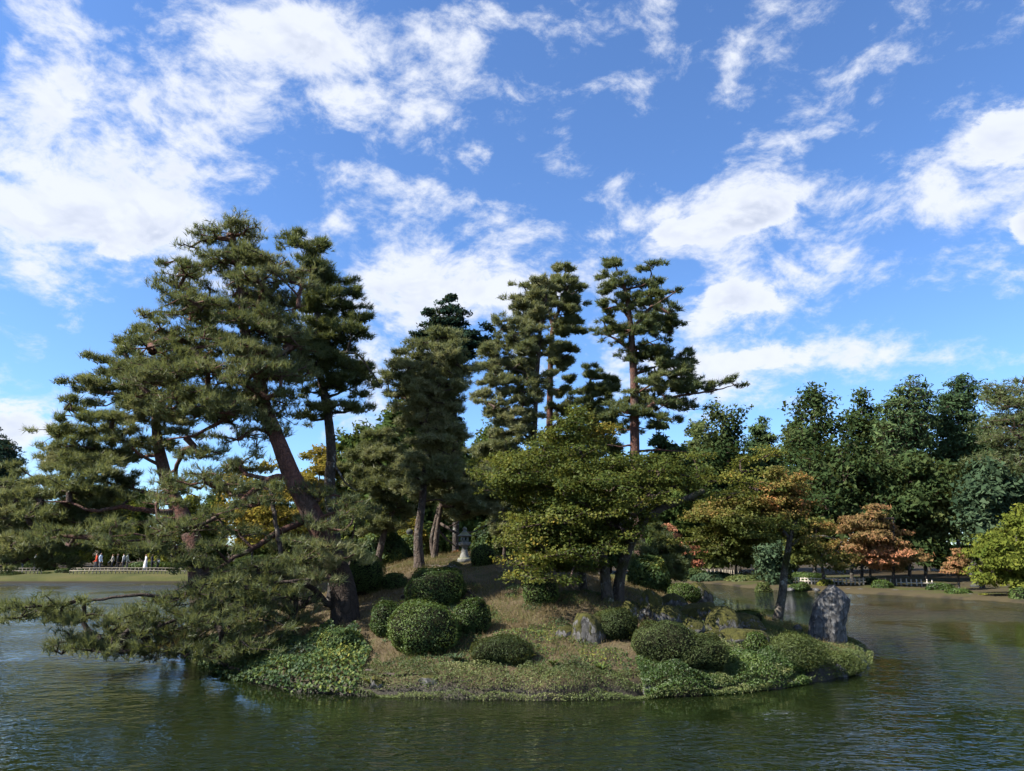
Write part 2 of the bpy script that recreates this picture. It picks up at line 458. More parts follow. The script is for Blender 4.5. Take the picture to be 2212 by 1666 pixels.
def make_bank():
    m, t, out = newmat('mown_bank')
    co = objco(t)
    a = t.noise(co, .35, 6, .6); b = t.noise(co, 9, 5, .7)
    c = t.ramp(t.m('ADD', t.m('MULTIPLY', a, .7), t.m('MULTIPLY', b, .3)), [(.35, (.032, .038, .012)), (.5, (.055, .058, .018)), (.62, (.075, .067, .025)), (.75, (.055, .042, .02))])
    sx = t.add('ShaderNodeSeparateXYZ'); t.put(sx.inputs[0], co)
    z = sx.outputs[2]
    c = t.mix(t.mapr(z, .08, .20), (.028, .024, .018), c)
    # woodland floor under the trees of the far shores
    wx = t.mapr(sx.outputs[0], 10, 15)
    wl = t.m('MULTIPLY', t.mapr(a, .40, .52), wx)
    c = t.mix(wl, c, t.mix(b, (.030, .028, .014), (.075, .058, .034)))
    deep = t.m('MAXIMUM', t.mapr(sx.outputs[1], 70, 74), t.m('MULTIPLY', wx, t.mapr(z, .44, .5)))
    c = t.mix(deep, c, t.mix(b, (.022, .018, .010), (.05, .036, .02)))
    principled(t, out, c, .95, .1, bump(t, b, .6, .05))
    return m
M['bank'] = make_bank()
xs = np.concatenate([np.linspace(-900, -90, 28), np.arange(-78, 62, 1.0), np.linspace(70, 900, 28)])
ys = np.concatenate([np.linspace(-400, -12, 12), np.arange(-6, 26, 1.6), np.arange(26, 72, .6), np.arange(74, 130, 3), np.linspace(140, 1500, 30)])
tag(grid('ground', xs, ys, bank_h, M['bank']), 'pond banks with mown grass and bare earth', None, None, 'structure')
tag(grid('island_ground', np.arange(-11.5, 10, .13), np.arange(11, 37, .13), isl_h, M['island_soil']), 'low island mound of brown earth and dry turf', None, None, 'structure')

def make_water():
    m, t, out = newmat('pond_water')
    co = objco(t)
    patch = t.mapr(t.noise(co, .16, 3, .5), .40, .58, .25, 1.5)
    lee = t.v('LENGTH', t.v('MULTIPLY', t.v('SUBTRACT', co, (.3, 16.2, 0)), (1 / 8.8, 1 / 5.4, 0)))
    patch = t.m('MULTIPLY', patch, t.mapr(t.m('ADD', lee, t.m('MULTIPLY', t.noise(co, .5, 3, .6), .3)), 1.0, 1.35, .15, 1.0))
    mp = t.add('ShaderNodeMapping'); mp.inputs['Scale'].default_value = (.62, 1, 1); mp.inputs['Rotation'].default_value = (0, 0, math.radians(12))
    t.put(mp.inputs[0], co)
    w1 = t.noise(mp.outputs[0], 3.4, 3, .5, .3)
    w2 = t.noise(mp.outputs[0], 6.5, 2, .5, .2)
    w2 = t.m('SUBTRACT', 1.0, t.m('ABSOLUTE', t.m('MULTIPLY_ADD', w2, 2.6, -1.3)))
    w3 = t.noise(co, .9, 2, .5)
    h = t.m('ADD', t.m('ADD', t.m('MULTIPLY', w1, .090), t.m('MULTIPLY', w2, .024)), t.m('MULTIPLY', w3, .05))
    b = t.add('ShaderNodeBump'); b.inputs['Distance'].default_value = 1.0
    t.put(b.inputs['Strength'], patch)
    t.put(b.inputs['Height'], h)
    mud = t.noise(co, .25, 4, .6)
    col = t.mix(mud, (.0045, .0080, .0022), (.0072, .0115, .0036))
    p = principled(t, out, col, .02, .5, b.outputs[0])
    p.inputs['IOR'].default_value = 1.333
    return m
M['water'] = make_water()
wv = np.array([[-84, 1, 0], [64, 1, 0], [64, 70, 0], [-84, 70, 0]], float)
tag(mesh_obj('pond_water', wv, [[0, 1, 2, 3]], M['water']), 'olive green rippled pond water', None, None, 'structure')

# ------------------------------------------------------------------ tree kit
def catmull(pts, step):
    pts = np.asarray(pts, float)
    if len(pts) < 3:
        n = max(2, int(np.linalg.norm(pts[1] - pts[0]) / step) + 1)
        return np.linspace(pts[0], pts[1], n), np.linspace(0, 1, n)
    ext = np.vstack([2 * pts[0] - pts[1], pts, 2 * pts[-1] - pts[-2]])
    out, tt = [], []
    m = len(pts) - 1
    for i in range(m):
        a, b, c, d = ext[i:i + 4]
        n = max(1, int(np.linalg.norm(c - b) / step))
        for t in np.arange(n) / n:
            out.append(.5 * (2 * b + (c - a) * t + (2 * a - 5 * b + 4 * c - d) * t * t + (3 * b - a - 3 * c + d) * t ** 3))
            tt.append((i + t) / m)
    out.append(pts[-1]); tt.append(1.0)
    return np.array(out), np.array(tt)
def tube(pts, rad, sides=10, rough=.0, seed=0, flare=0.0):
    pts = np.asarray(pts, float); n = len(pts)
    T = unit(np.gradient(pts, axis=0))
    u = np.cross(T[0], [0, 1, .3]); u /= np.linalg.norm(u)
    U = np.zeros_like(pts)
    for i in range(n):
        u = u - T[i] * (u @ T[i]); u /= np.linalg.norm(u); U[i] = u
    Wv = np.cross(T, U)
    th = np.linspace(0, 2 * np.pi, sides, endpoint=False)
    ring = U[:, None] * np.cos(th)[None, :, None] + Wv[:, None] * np.sin(th)[None, :, None]
    r = np.repeat(np.asarray(rad, float)[:, None], sides, 1)
    if flare:
        L = np.concatenate([[0], np.cumsum(np.linalg.norm(np.diff(pts, axis=0), axis=1))])
        f = np.exp(-L / .28)[:, None]
        r = r * (1 + flare * f * (1 + .45 * np.sin(th * 3 + seed)[None] + .3 * np.sin(th * 5 + 2 * seed)[None]))
    if rough:
        q = (pts[:, None] + ring * .4).reshape(-1, 3)
        r = r * (1 + rough * 2 * (n3(q * 2.2, seed).reshape(n, sides) - .5) + rough * 1.2 * (n3(q * 7, seed + 3).reshape(n, sides) - .5))
    V = (pts[:, None] + ring * r[..., None]).reshape(-1, 3)
    i = np.arange(n * sides).reshape(n, sides); j = np.roll(i, -1, 1)
    F = np.stack([i[:-1], j[:-1], j[1:], i[1:]], -1).reshape(-1, 4)
    V = np.vstack([V, pts[:1], pts[-1:]])
    c0, c1 = len(V) - 2, len(V) - 1
    caps = np.concatenate([np.stack([j[0], i[0], np.full(sides, c0), np.full(sides, c0)], -1), np.stack([i[-1], j[-1], np.full(sides, c1), np.full(sides, c1)], -1)])
    tri = np.concatenate([F[:, [0, 1, 2]], F[:, [0, 2, 3]], caps[:, :3]])
    return V, tri
def frusta(P0, P1, r0, r1, sides):
    d = unit(P1 - P0)
    ref = np.where(np.abs(d[:, 2:3]) > .9, [[1., 0, 0]], [[0, 0, 1.]])
    u = unit(np.cross(d, ref)); v = np.cross(d, u)
    th = np.linspace(0, 2 * np.pi, sides, endpoint=False)
    ring = u[:, None] * np.cos(th)[None, :, None] + v[:, None] * np.sin(th)[None, :, None]
    V = np.concatenate([P0[:, None] + ring * r0[:, None, None], (P1 + d * r1[:, None] * .5)[:, None] + ring * r1[:, None, None]], 1)
    n = len(P0)
    k = np.arange(sides); kn = (k + 1) % sides
    q = np.concatenate([np.stack([k, kn, kn + sides], -1), np.stack([k, kn + sides, k + sides], -1)])
    F = (np.arange(n) * 2 * sides)[:, None, None] + q[None]
    return V.reshape(-1, 3), F.reshape(-1, 3)
def join(parts):
    Vs, Fs, o = [], [], 0
    for V, F in parts:
        Vs.append(V); Fs.append(F + o); o += len(V)
    return np.vstack(Vs), np.vstack(Fs)

def grow(skel, pads, rng, na, wz=1.5, wp=.35, jit=.10, step=.25, tilt=.16, droop=.10):
    """branch structure: every foliage pad hangs on the nearest fitting wood"""
    cap = sum(len(s) for s in skel) + 200000
    A = np.zeros((cap, 3)); par = np.full(cap, -1); pl = np.zeros(cap); n = 0
    sc = np.array([1, 1, wz])
    for pts in skel:
        k = len(pts)
        A[n:n + k] = pts
        par[n:n + k] = np.arange(n - 1, n + k - 1)
        par[n] = -1 if n == 0 else int(np.argmin(np.linalg.norm(A[:n] - pts[0], axis=1)))
        n += k
    ns = n
    def attach(p, lo=0):
        nonlocal n
        c = np.linalg.norm((A[lo:n] - p) * sc, axis=1) + wp * pl[lo:n]
        b = lo + int(np.argmin(c))
        v = p - A[b]; L = np.linalg.norm(v)
        k = max(1, int(L / step))
        bend = rng.normal(0, 1, 3) * jit * L
        bend[2] = abs(bend[2]) * (1 if rng.random() < .6 else -1) * .7
        prev = b
        for i in range(1, k + 1):
            t = i / k
            q = A[b] + v * t + bend * math.sin(math.pi * t) * .6
            if i < k:
                q = q + rng.normal(0, .10 * step, 3)
            A[n] = q; par[n] = prev; pl[n] = pl[prev] + L / k
            prev = n; n += 1
        return prev
    S = A[:ns].copy()
    cen = np.array([p[0] for p in pads])
    dist = np.array([np.min(np.linalg.norm((S - c) * sc, axis=1)) for c in cen])
    tips, tipc = [], []
    for i in np.argsort(dist):
        c, rx, ry, rz = pads[i]
        lo = n
        attach(c - np.array([0, 0, rz * .5]))
        m = max(5, int(na * rx * ry * NA))
        q = unit(rng.normal(0, 1, (m, 3))) * (rng.random((m, 1)) ** .45)
        q[:, 2] = np.where(q[:, 2] < 0, q[:, 2] * .45, q[:, 2])
        lump = 1 + .35 * (rng.random((m, 1)) - .5)
        pts = c + q * np.array([rx, ry, rz]) * lump
        tl = rng.normal(0, tilt, 2)
        e_ = pts - c
        pts[:, 2] += e_[:, 0] * tl[0] + e_[:, 1] * tl[1] - droop * (e_[:, 0] ** 2 + e_[:, 1] ** 2) / max(rx, .3)
        for p in pts[np.argsort(np.linalg.norm(pts - c, axis=1))]:
            tips.append(attach(p, lo)); tipc.append(c)
    A, par = A[:n], par[:n]
    cnt = np.zeros(n); cnt[np.array(tips)] = 1
    for i in range(n - 1, ns - 1, -1):
        if cnt[i] == 0: cnt[i] = 1
        cnt[par[i]] += cnt[i]
    return A, par, cnt, ns, np.array(tips), np.array(tipc)

def wood(A, par, cnt, ns, r0, rmax, ex=.46):
    i = np.arange(ns, len(A))
    r = np.minimum(r0 * cnt ** ex, rmax)
    r1 = r[i]
    rp = np.where(par[i] < ns, r1 * 1.25, np.minimum(r[par[i]], r1 * 1.35))
    out = []
    for lo, hi, s in ((0, .012, 3), (.012, .03, 5), (.03, 9, 7)):
        k = (r1 >= lo) & (r1 < hi)
        if k.any():
            out.append(frusta(A[par[i[k]]], A[i[k]], rp[k], r1[k], s))
    return join(out)

def tint_of(pos, rng, lo=.1, hi=.9, f=1.1, seed=1, rnd=.35):
    t = .5 + 1.5 * (n3(pos * f, seed) - .5) + rnd * (rng.random(len(pos)) - .5) * 1.4
    return np.clip(lo + (hi - lo) * t, 0, 1)
def needle_tufts(pos, dr, rng, n, L, w, spread=(.35, 1.15), back=.07):
    N = len(pos)
    P = np.repeat(pos, n, 0); Dr = np.repeat(dr, n, 0)
    ax = unit(np.cross(Dr, rng.normal(0, 1, Dr.shape)))
    a = rng.uniform(spread[0], spread[1], (len(P), 1))
    d = unit(Dr * np.cos(a) + ax * np.sin(a) + np.array([0, 0, -.06]))
    B = P - Dr * rng.uniform(0, back, (len(P), 1)) * (L / .12)
    side = unit(np.cross(d, rng.normal(0, 1, d.shape))) * (w / 2)
    ln = L * rng.uniform(.75, 1.2, (len(P), 1))
    V = np.stack([B - side, B + side, B + d * ln], 1).reshape(-1, 3)
    F = np.arange(len(V)).reshape(-1, 3)
    return V, F, 3 * n
def diamonds(pos, nrm, rng, L, asp=.55, fold=.12):
    N = len(pos)
    nrm = unit(nrm)
    t = unit(np.cross(nrm, rng.normal(0, 1, nrm.shape))); s = np.cross(nrm, t)
    ln = (L * rng.uniform(.7, 1.25, (N, 1)))
    a = pos - t * ln * .5; b = pos + s * ln * asp * .5 + nrm * ln * fold - t * ln * .05
    c = pos + t * ln * .5; d = pos - s * ln * asp * .5 + nrm * ln * fold - t * ln * .05
    V = np.stack([a, b, c, d], 1).reshape(-1, 3)
    k = np.arange(N)[:, None] * 4
    F = np.concatenate([k + np.array([0, 2, 1]), k + np.array([0, 3, 2])])
    return V, F, 4
def tris(pos, nrm, rng, L, asp=.55):
    N = len(pos)
    nrm = unit(nrm)
    t = unit(np.cross(nrm, rng.normal(0, 1, nrm.shape))); s = np.cross(nrm, t)
    ln = L * (.6 + 1.1 * rng.random((N, 1)) ** 2)
    V = np.stack([pos - t * ln * .45 + s * ln * asp * .5, pos - t * ln * .45 - s * ln * asp * .5, pos + t * ln * .6], 1).reshape(-1, 3)
    return V, np.arange(3 * N).reshape(-1, 3), 3
def stars(pos, nrm, rng, L):
    """small palmate leaf: three pointed lobes from one base"""
    N = len(pos)
    nrm = unit(nrm)
    t = unit(np.cross(nrm, rng.normal(0, 1, nrm.shape))); s = np.cross(nrm, t)
    ln = L * rng.uniform(.7, 1.2, (N, 1))
    Vs = []
    for a, k in ((-1.0, .8), (0, 1.), (1.0, .8)):
        d = t * math.cos(a) + s * math.sin(a); e = -t * math.sin(a) + s * math.cos(a)
        Vs += [pos + d * ln * .38 + e * ln * .19 * k, pos + d * ln * k - nrm * ln * .12, pos + d * ln * .38 - e * ln * .19 * k, pos - t * ln * .08]
    V = np.stack(Vs, 1).reshape(-1, 3)
    k = np.arange(N)[:, None] * 12
    F = np.concatenate([k + np.array(q) for q in ((0, 1, 2), (0, 2, 3), (4, 5, 6), (4, 6, 7), (8, 9, 10), (8, 10, 11))])
    return V, F, 12

TRI = [0]
NA, DENS = 1.0, 4.0
def make_tree(name, label, base, trunks, limbs, pads, style, seed, group=None, cat='tree'):
    """trunks / limbs: [(points, r0, r1)]; pads: [(centre, rx, ry, rz)]"""
    rng = np.random.default_rng(seed)
    root = empty(name, base, label, cat, group)
    skel = []
    for i, (pts, ra, rb) in enumerate(trunks + limbs):
        p, t = catmull(pts, .16 if style.get('near', 1) else .5)
        if i >= len(trunks):
            p[1:-1] += rng.normal(0, .012, p[1:-1].shape)
        if i >= len(trunks):
            rb = rb * .45
        r = ra + (rb - ra) * t ** .85
        V, F = tube(p, r, 14 if i < len(trunks) else 8, .10, seed + i, style.get('flare', .35) if i < len(trunks) else 0)
        mesh_obj('trunk' if i < len(trunks) else 'limb', V, F, M[style['bark'] if i < len(trunks) else style.get('limb_bark', style['bark'])], root, smooth=True)
        TRI[0] += len(F)
        skel.append(p)
    A, par, cnt, ns, tips, tc = grow(skel, pads, rng, style['na'], style.get('wz', 1.5), style.get('wp', .35), style.get('jit', .1), style.get('step', .25))
    V, F = wood(A, par, cnt, ns, style.get('r0', .006), style.get('rmax', .09))
    WV, WF = V, F
    # foliage on the outermost twigs
    k = style['leaf']
    per_t = style.get('n', 1) if k == 'needle' else (1 if k == 'tri' else 2)
    nt = int(style['budget'] / per_t)
    idx = np.concatenate([np.arange(len(tips)), rng.integers(0, len(tips), max(nt - len(tips), 0))])
    pos = A[tips][idx]; cen = tc[idx]
    pos = pos + np.clip(rng.normal(0, 1, pos.shape), -1.7, 1.7) * np.array(style.get('sig', (.09, .09, .05)))
    out = pos - cen; out[:, 2] *= .4
    out = unit(out)
    lo, hi = style.get('tint', (.1, .9))
    if k == 'needle':
        dr = unit(out * .55 + np.array([0, 0, style.get('up', .75)]) + rng.normal(0, .45, pos.shape))
        V, F, per = needle_tufts(pos, dr, rng, style['n'], style['L'], style['w'], style.get('spread', (.35, 1.15)))
    elif k == 'tri':
        nr = out * .6 + np.array([0, 0, style.get('up', .5)]) + rng.normal(0, .5, pos.shape)
        V, F, per = tris(pos, nr, rng, style['L'], style.get('asp', .55))
    elif k == 'star':
        nr = out * .35 + np.array([0, 0, .8]) + rng.normal(0, .38, pos.shape)
        V, F, per = stars(pos, nr, rng, style['L'])
    else:
        nr = out * .5 + np.array([0, 0, style.get('up', .5)]) + rng.normal(0, .5, pos.shape)
        V, F, per = diamonds(pos, nr, rng, style['L'], style.get('asp', .55))
    tt = tint_of(pos, rng, lo, hi, style.get('tf', 1.1), seed % 50, style.get('rnd', .35))
    if 'tintf' in style:
        tt = np.clip(style['tintf'](pos, tt), 0, 1)
    mi = np.concatenate([np.zeros(len(WF), int), np.ones(len(F), int)])
    tt = np.concatenate([np.zeros(len(WV)), np.repeat(tt, per)])
    V, F = join([(WV, WF), (V, F)])
    mesh_obj('crown', V, F, [M[style.get('twig_bark', 'brown_bark')], M[style['mat']]], root, tt, midx=mi); TRI[0] += len(F)
    return root

def sil_pads(sil, D, rng, rx, rz, layer, dens, bmax=9., ex=1.0, lift=0.0, tip=3):
    """foliage pads filling a crown of the given outline (y, x left, x right), as deep as it is wide"""
    sil = np.array(sil, float)
    out = []
    y = sil[0, 0]
    s = D / FV
    while y <= sil[-1, 0] + 1:
        xl, xr = np.interp(y, sil[:, 0], sil[:, 1]), np.interp(y, sil[:, 0], sil[:, 2])
        a = (xr - xl) / 2 * s; b = min(a, bmax) * ex
        n = max(tip if y < sil[0, 0] + layer * 1.5 else 1, int(round(DENS * dens * a * b / (rx * rx) * rng.uniform(.85, 1.15))))
        for _ in range(n):
            th = rng.uniform(0, 2 * math.pi); r = rng.random() ** .42
            k = rng.uniform(.5, 1.35)
            prx = min(rx * k, max(a * .8, .15))
            half = max((xr - xl) / 2 - prx * .55 / s, 0)
            c = at((xl + xr) / 2 + r * math.cos(th) * half, y + rng.uniform(-.75, .75) * layer, D + r * math.sin(th) * max(b - prx * .55, 0))
            out.append((c, prx, prx * rng.uniform(.7, 1.3), rz * k * rng.uniform(.7, 1.7)))
        y += layer
    return out
def px_pads(lst, rng, k=.75):
    """hand-placed pads: (x, y, half width, half height, depth)"""
    out = []
    for (x, y, hx, hy, D) in lst:
        s = D / FV
        out.append((at(x, y, D), hx * s, min(hx * s, 1.0) * k * rng.uniform(.9, 1.3), hy * s))
    return out
def path(lst, D):
    return np.array([at(p[0], p[1], D + (p[2] if len(p) > 2 else 0)) for p in lst])
def rooted(p, hf=isl_h, sink=.12):
    """carry a trunk down into the ground below its lowest point"""
    p = np.array(p)
    g = float(hf(np.array([p[0, 0]]), np.array([p[0, 1]]))[0])
    if p[0, 2] > g + .05:
        q = p[0].copy(); d = p[0] - p[1]
        q[:2] += d[:2] / max(abs(d[2]), .2) * min(p[0, 2] - g, 1.5) * .5
        g = float(hf(np.array([q[0]]), np.array([q[1]]))[0])
        q[2] = g
        p = np.vstack([q, p])
    p = np.vstack([p[0] - np.array([0, 0, sink]), p])
    return p

PINE = dict(leaf='needle', mat='needle', bark='red_bark', na=26, n=12, L=.125, w=.011, budget=60000, sig=(.085, .085, .035), r0=.0092, rmax=.085, jit=.16, tint=(.08, .92))

def S(base, **kw):
    d = dict(base); d.update(kw); return d

rg = np.random.default_rng(5)
# 1 - the big leaning pine
b1 = hit(745, 1340)
D1 = b1[1]
tr = path([(745, 1338), (740, 1270), (712, 1190, .1), (668, 1100, .2), (632, 1030, .3), (600, 950, .4), (573, 880, .5), (556, 800, .6), (530, 720, .6), (522, 640, .6), (512, 570, .6), (505, 520, .6)], D1)
tr = np.vstack([tr[0] - [0, 0, .25], tr])
limbs1 = [(path([(640, 1040, .3), (600, 1030, .1), (560, 1050, -.1), (500, 1100, -.4), (455, 1125, -.6), (380, 1150, -.8), (300, 1168, -.9), (240, 1168, -1.0)], D1), .10, .03),
          (path([(655, 1125, .2), (600, 1152, -.2), (545, 1185, -.6), (490, 1215, -.9), (445, 1245, -1.1), (380, 1275, -1.3)], D1), .085, .03),
          (path([(735, 1310, 0), (705, 1305, -.2), (680, 1275, -.3), (640, 1262, -.6), (560, 1290, -1.0), (480, 1330, -1.2), (380, 1340, -1.4), (300, 1372, -1.5), (220, 1388, -1.5), (140, 1400, -1.5)], D1), .08, .02),
          (path([(560, 870, .5), (520, 885, .3), (470, 915, .1), (420, 940, -.1), (360, 950, -.2)], D1), .085, .03),
          (path([(556, 840, .5), (500, 862, .6), (440, 870, .7), (390, 860, .8), (320, 850, .9)], D1), .075, .025),
          (path([(545, 760, .6), (600, 752, .5), (660, 748, .4)], D1), .05, .02),
          (path([(540, 755, .6), (480, 745, .3), (400, 755, .1), (330, 760, 0)], D1), .06, .02),
          (path([(528, 690, .6), (470, 650, .4), (420, 635, .3), (370, 610, .2)], D1), .055, .018),
          (path([(385, 1295, -1.3), (300, 1285, -1.5), (180, 1300, -1.6), (60, 1310, -1.7), (-20, 1320, -1.7)], D1), .045, .018),
          (path([(530, 720, .6), (600, 680, .2), (660, 660, 0)], D1), .05, .02)]
sil1 = [(494, 420, 565), (520, 402, 600), (560, 350, 650), (600, 322, 680), (640, 308, 690), (680, 298, 690), (715, 272, 690), (750, 262, 690), (800, 240, 680), (840, 260, 660), (900, 340, 640), (950, 420, 620)]
pads1 = sil_pads(sil1, D1 + .5, rg, .62, .13, 29, .40, ex=.8)
low1 = [(150, 1150, 70, 20), (240, 1135, 60, 22), (320, 1150, 60, 22), (400, 1135, 70, 25), (470, 1105, 60, 22), (260, 1178, 70, 18), (385, 1198, 50, 20), (440, 1180, 60, 24), (520, 1150, 55, 22),
        (370, 1050, 60, 35), (340, 1080, 50, 25), (440, 1030, 70, 28), (520, 1000, 60, 28), (500, 1055, 60, 25), (430, 980, 60, 22), (560, 1080, 50, 22), (590, 1050, 50, 25),
        (700, 1060, 55, 25), (740, 1090, 60, 30), (690, 1130, 55, 25), (760, 1120, 40, 25), (700, 1175, 70, 25), (740, 1205, 55, 25), (650, 1200, 60, 22), (690, 1240, 60, 25), (640, 1165, 40, 20),
        (560, 1215, 70, 22), (500, 1245, 70, 25), (580, 1262, 80, 25), (640, 1285, 50, 22), (430, 1275, 70, 25), (350, 1300, 60, 22), (560, 1325, 80, 30), (625, 1345, 50, 28), (480, 1350, 70, 30),
        (530, 1385, 70, 28), (420, 1325, 55, 25), (310, 1355, 70, 22), (240, 1365, 60, 22), (200, 1395, 55, 22), (135, 1400, 30, 28), (290, 1402, 60, 18), (385, 1385, 50, 24), (450, 1402, 55, 22), (600, 1395, 50, 22),
        (100, 1305, 80, 15), (20, 1308, 50, 15), (185, 1325, 60, 13), (160, 1375, 50, 18), (225, 1388, 55, 20), (265, 1402, 50, 18), (335, 1385, 60, 22), (365, 1355, 60, 20), (425, 1368, 60, 22), (300, 1325, 55, 16), (250, 1340, 55, 16), (480, 1308, 60, 22), (535, 1290, 60, 22), (470, 1415, 50, 18), (555, 1415, 50, 18), (400, 1412, 40, 16), (640, 1310, 45, 22), (600, 1240, 55, 20), (660, 1215, 50, 22), (45, 1330, 40, 10), (130, 1330, 50, 12), (330, 1180, 60, 18), (420, 1215, 50, 18), (470, 1180, 50, 18)]
for (x, y, a, b) in low1:
    a, b = a * 1.25, b * .85
    near = np.interp(x, [0, 300, 560, 760], [1.7, 1.5, 1.2, .9]) * np.interp(y, [1000, 1150, 1300], [.1, .7, 1.0])
    pads1 += px_pads([(x, y, a, b, D1 - near + rg.uniform(-.35, .35))], rg)
    if rg.random() < .8:
        pads1 += px_pads([(x + rg.uniform(-30, 30), y + rg.uniform(-14, 14), a * .8, b * .8, D1 + .4 + rg.uniform(0, 1.2))], rg)
make_tree('pine_tree', 'huge leaning red-barked pine whose low boughs sweep out over the water', b1, [(tr, .34, .05)], limbs1, pads1,
          S(PINE, na=34, n=10, L=.17, w=.0125, budget=260000, sig=(.08, .08, .03), spread=(.12, .85), up=.95, flare=.3, limb_bark='red_bark', twig_bark='red_bark'), 11)

# 2 - dark-barked pine just behind it
D2 = 19.0
tr = rooted(path([(722, 1150), (712, 1050), (716, 980), (706, 880), (690, 800), (684, 700), (692, 620), (682, 560), (670, 530)], D2))
sil2 = [(512, 600, 695), (535, 590, 735), (570, 590, 752), (605, 600, 748), (645, 620, 785), (680, 610, 825), (715, 600, 805), (760, 600, 790), (815, 610, 825), (860, 620, 795), (900, 640, 750)]
pads2 = sil_pads(sil2, D2, rg, .60, .13, 27, .42, ex=.85)
limbs2 = [(path([(700, 780, 0), (740, 762, -.3), (775, 768, -.4), (800, 800, -.4), (825, 838, -.4)], D2), .06, .03), (path([(705, 860, 0), (740, 845, .2), (790, 820, .3)], D2), .05, .02),
          (path([(716, 1000, 0), (745, 1040, -.3), (770, 1060, -.5)], D2), .04, .02)]
make_tree('pine_tree', 'tall lichen-spotted dark pine rising behind the leaning red one', tr[0], [(tr, .20, .05)], limbs2, pads2, S(PINE, mat='needle_dark', bark='dark_bark', na=26, n=9, L=.17, w=.017, budget=90000, spread=(.15, .95), twig_bark='dark_bark'), 12)

# 3 - wide pine on the island's water side
D3 = 20.0
tr = rooted(path([(425, 1200, -.3), (395, 1120, -.2), (368, 1060), (350, 1000), (338, 930), (336, 870), (330, 820)], D3))
sil3 = [(720, 290, 330), (745, 255, 345), (772, 175, 400), (800, 160, 420), (840, 130, 420), (880, 105, 430), (930, 90, 420), (965, 80, 380), (1000, 60, 330), (1040, -10, 320), (1080, -60, 300), (1120, -90, 270), (1150, -90, 200)]
pads3 = sil_pads(sil3, D3, rg, .75, .14, 28, .44, ex=.62)
pads3 += px_pads([(x, y, 60 + 10 * (i % 3), 17, D3 - .4 - .35 * (i % 4)) for i, (x, y) in enumerate([(20, 1045), (70, 1062), (10, 1085), (60, 1110), (120, 1100), (15, 1130), (80, 1150), (30, 1170), (110, 1180), (160, 1120), (60, 1200), (0, 1215), (120, 1215), (200, 1060), (150, 1050), (230, 1010), (180, 990), (-30, 1060), (-40, 1150)])], rg, .9)
limbs3 = [(path([(380, 1108, -.2), (335, 1105, -.5), (260, 1096, -.8), (200, 1104, -1), (150, 1085, -1.1), (90, 1085, -1.1)], D3), .10, .03), (path([(372, 1075, 0), (300, 1060, .3), (240, 1045, .4), (150, 1030, .4)], D3), .08, .03),
          (path([(352, 1010, 0), (300, 980, -.3), (265, 950, -.4), (240, 925, -.5)], D3), .06, .02), (path([(380, 1120, 0), (260, 1135, .5), (140, 1140, .8), (20, 1130, .9)], D3), .08, .025), (path([(345, 985, 0), (280, 988, .3), (200, 985, .4)], D3), .05, .02)]
make_tree('pine_tree', 'broad spreading pine at the island end with long level boughs over the pond', tr[0], [(tr, .34, .07)], limbs3, pads3, S(PINE, na=18, n=9, L=.19, w=.019, budget=160000, spread=(.15, .95), step=.3, tint=(.15, 1.0)), 13)

# 4 to 6 - the slender pines by the lantern
b4 = hit(907, 1226)
tr = path([(907, 1226), (903, 1160), (912, 1085), (922, 960), (922, 860), (938, 775), (948, 725)], b4[1]); tr = np.vstack([tr[0] - [0, 0, .2], tr])
sil4 = [(712, 915, 985), (745, 870, 1015), (790, 820, 1035), (830, 810, 1030), (880, 825, 1015), (930, 850, 1015), (985, 845, 1020), (1030, 830, 1000), (1070, 840, 980)]
make_tree('pine_tree', 'slim straight pine with a split foot behind the broad clipped shrub', b4, [(tr, .17, .04)], [], sil_pads(sil4, b4[1], rg, .55, .14, 25, .52, ex=.8),
          S(PINE, mat='needle_pale', bark='grey_bark', na=20, n=8, L=.17, w=.022, step=.3, budget=90000), 14)
b5 = hit(938, 1208)
tr = path([(938, 1208), (945, 1140), (955, 1080), (964, 1030), (962, 985)], b5[1] + .3); tr = np.vstack([tr[0] - [0, 0, .3], tr])
tr2 = path([(938, 1208), (932, 1170), (940, 1130), (948, 1095)], b5[1] + .3); tr2 = np.vstack([tr2[0] - [0, 0, .3], tr2])
sil5 = [(985, 930, 1000), (1020, 900, 1060), (1060, 930, 1100), (1100, 960, 1070), (1130, 970, 1040)]
make_tree('pine_tree', 'young twin-stemmed pine beside the stone lantern', b5, [(tr, .13, .03), (tr2, .09, .05)],
          [(path([(950, 1130), (975, 1145, -.2), (1000, 1155, -.3), (1040, 1140, -.3), (1075, 1120, -.3)], b5[1] + .3), .05, .02), (path([(946, 1145), (965, 1165, .2), (985, 1180, .3), (1000, 1165, .3), (1050, 1150, .3)], b5[1] + .3), .045, .02)],
          sil_pads(sil5, b5[1] + .3, rg, .7, .16, 26, .8, ex=.8), S(PINE, mat='needle_pale', bark='grey_bark', na=19, n=8, L=.17, w=.022, step=.3, budget=60000), 15)
D6 = 24.5
tr = rooted(path([(830, 1150), (850, 1100), (868, 1065), (840, 1020), (800, 985)], D6))
sil6 = [(950, 790, 850), (985, 745, 880), (1020, 735, 900), (1060, 745, 905), (1100, 770, 900), (1140, 790, 890), (1165, 800, 870)]
make_tree('pine_tree', 'low bushy pale-needled pine between the dark pine and the slim pine', tr[0], [(tr, .14, .04)], [], sil_pads(sil6, D6, rg, .7, .18, 28, .85, ex=.8), S(PINE, mat='needle_pale', bark='grey_bark', na=18, n=8, L=.18, w=.023, budget=60000, step=.3), 16)

